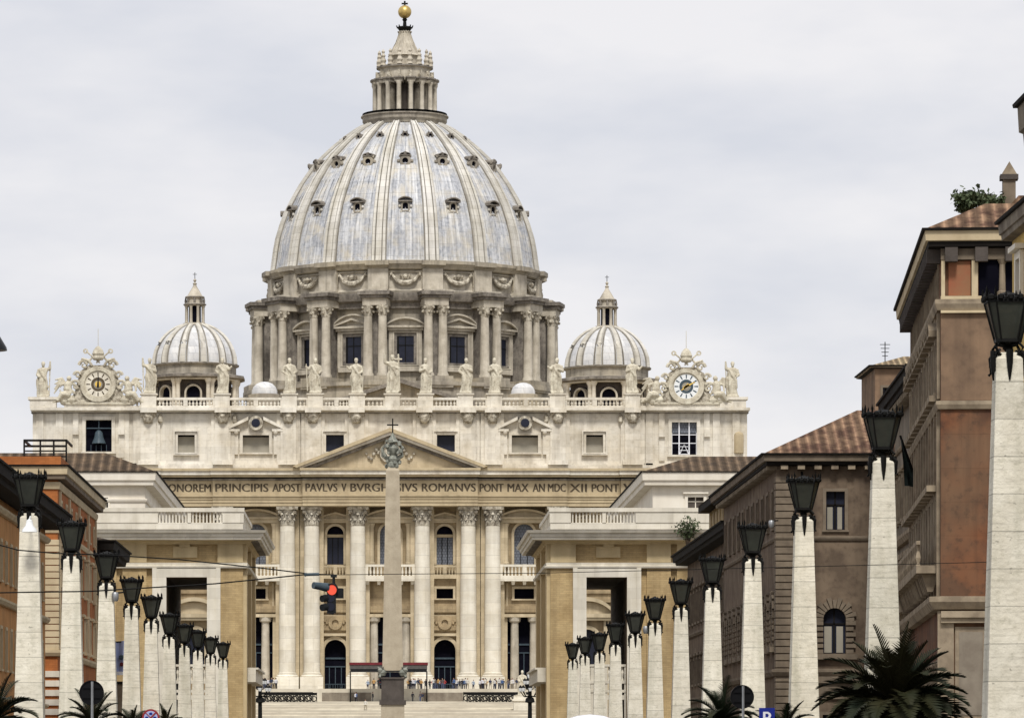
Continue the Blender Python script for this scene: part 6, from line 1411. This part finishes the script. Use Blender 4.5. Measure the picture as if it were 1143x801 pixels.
m_ = MB(); m_.tube([c3(341, 640.8), c3(356, 640.3)], .035, 8); m_.ball(c3(341,640.8), .045, 6); tag(m_.build('insulator', 'visor'), 'small grey insulator on the cables just left of the traffic light', 'insulator')
# dark street lantern hanging off the left frame edge: only its rim tip shows
b_ = at(-12, 386, 104); r = empty('hanging_lamp', b_, 'dark tip of a lamp shade poking in at the left frame edge, high up', 'lamp')
m_ = MB(); m_.lathe([(.40,b_[2]-.10),(.385,b_[2]-.03),(.2,b_[2]+.28),(.07,b_[2]+.38),(.05,b_[2]+.5)], b_[0], b_[1], 28); m_.build('shade', 'black', r, r); m_ = MB(); m_.ball((b_[0],b_[1],b_[2]-.1), .2, 12); m_.build('bulb', 'lampgl', r, r)
m_ = MB(); m_.tube([(b_[0]-16,b_[1],b_[2]+1.1),(b_[0],b_[1],b_[2]+.5)], .02, 5); m_.build('suspension_wire', 'iron', r, r)
# van
vy = 103.; vx = TX(657)+.0; zg = gz(vy)+.03; top = 3+(850-797.3)/kt
r = empty('van', (vx, vy, zg), 'white van with a rounded roof, only its top showing at the bottom edge', 'van'); Hh = top-zg
def sec(w_, z): return [(vx-w_, z), (vx+w_, z)]
m_ = MB(); prof = [(.98,.35),(1.0,.9),(.98,1.3),(.92,1.9),(.84,2.15),(.72,Hh-.24),(.52,Hh-.11),(.28,Hh-.03),(0.01,Hh)]
ring = [(vx-a_, zg+b_) for a_, b_ in prof]+[(vx+a_, zg+b_) for a_, b_ in prof[::-1]][1:]
st = [(vy-.1,.93,.96),(vy,1,1),(vy+3.9,1,1),(vy+4.3,.97,.8),(vy+5.2,.92,.5)]; vs = []
for (yy, sx, sz) in st: vs += [(vx+(a_-vx)*sx, yy, zg+.35+(b_-zg-.35)*sz) for a_, b_ in ring]
n_ = len(ring); m_.add(vs, [[i*n_+j, i*n_+j+1, (i+1)*n_+j+1, (i+1)*n_+j] for i in range(len(st)-1) for j in range(n_-1)]+[list(range(n_))[::-1], list(range((len(st)-1)*n_, len(st)*n_))]+[[i*n_, (i+1)*n_, (i+1)*n_+n_-1, i*n_+n_-1] for i in range(len(st)-1)])
m_.build('body', 'van', r, r)
m_ = MB(); m_.box(vx-.7, vx+.7, vy-.14, vy-.05, zg+1.35, zg+2.0); m_.build('rear_window', 'glass', r, r, smooth=False)
for s_ in (-1, 1):
    m_ = MB(); m_.box(vx+s_*.9-.08, vx+s_*.9+.08, vy-.13, vy-.04, zg+.9, zg+1.3); m_.build('tail_light', 'signred', r, r, smooth=False)
    for yy in (.8, 4.2):
        m_ = MB(); m_.tube([(vx+s_*.78,vy+yy,zg+.34),(vx+s_*1.0,vy+yy,zg+.34)], .34, 20); m_.build('wheel', 'black', r, r)
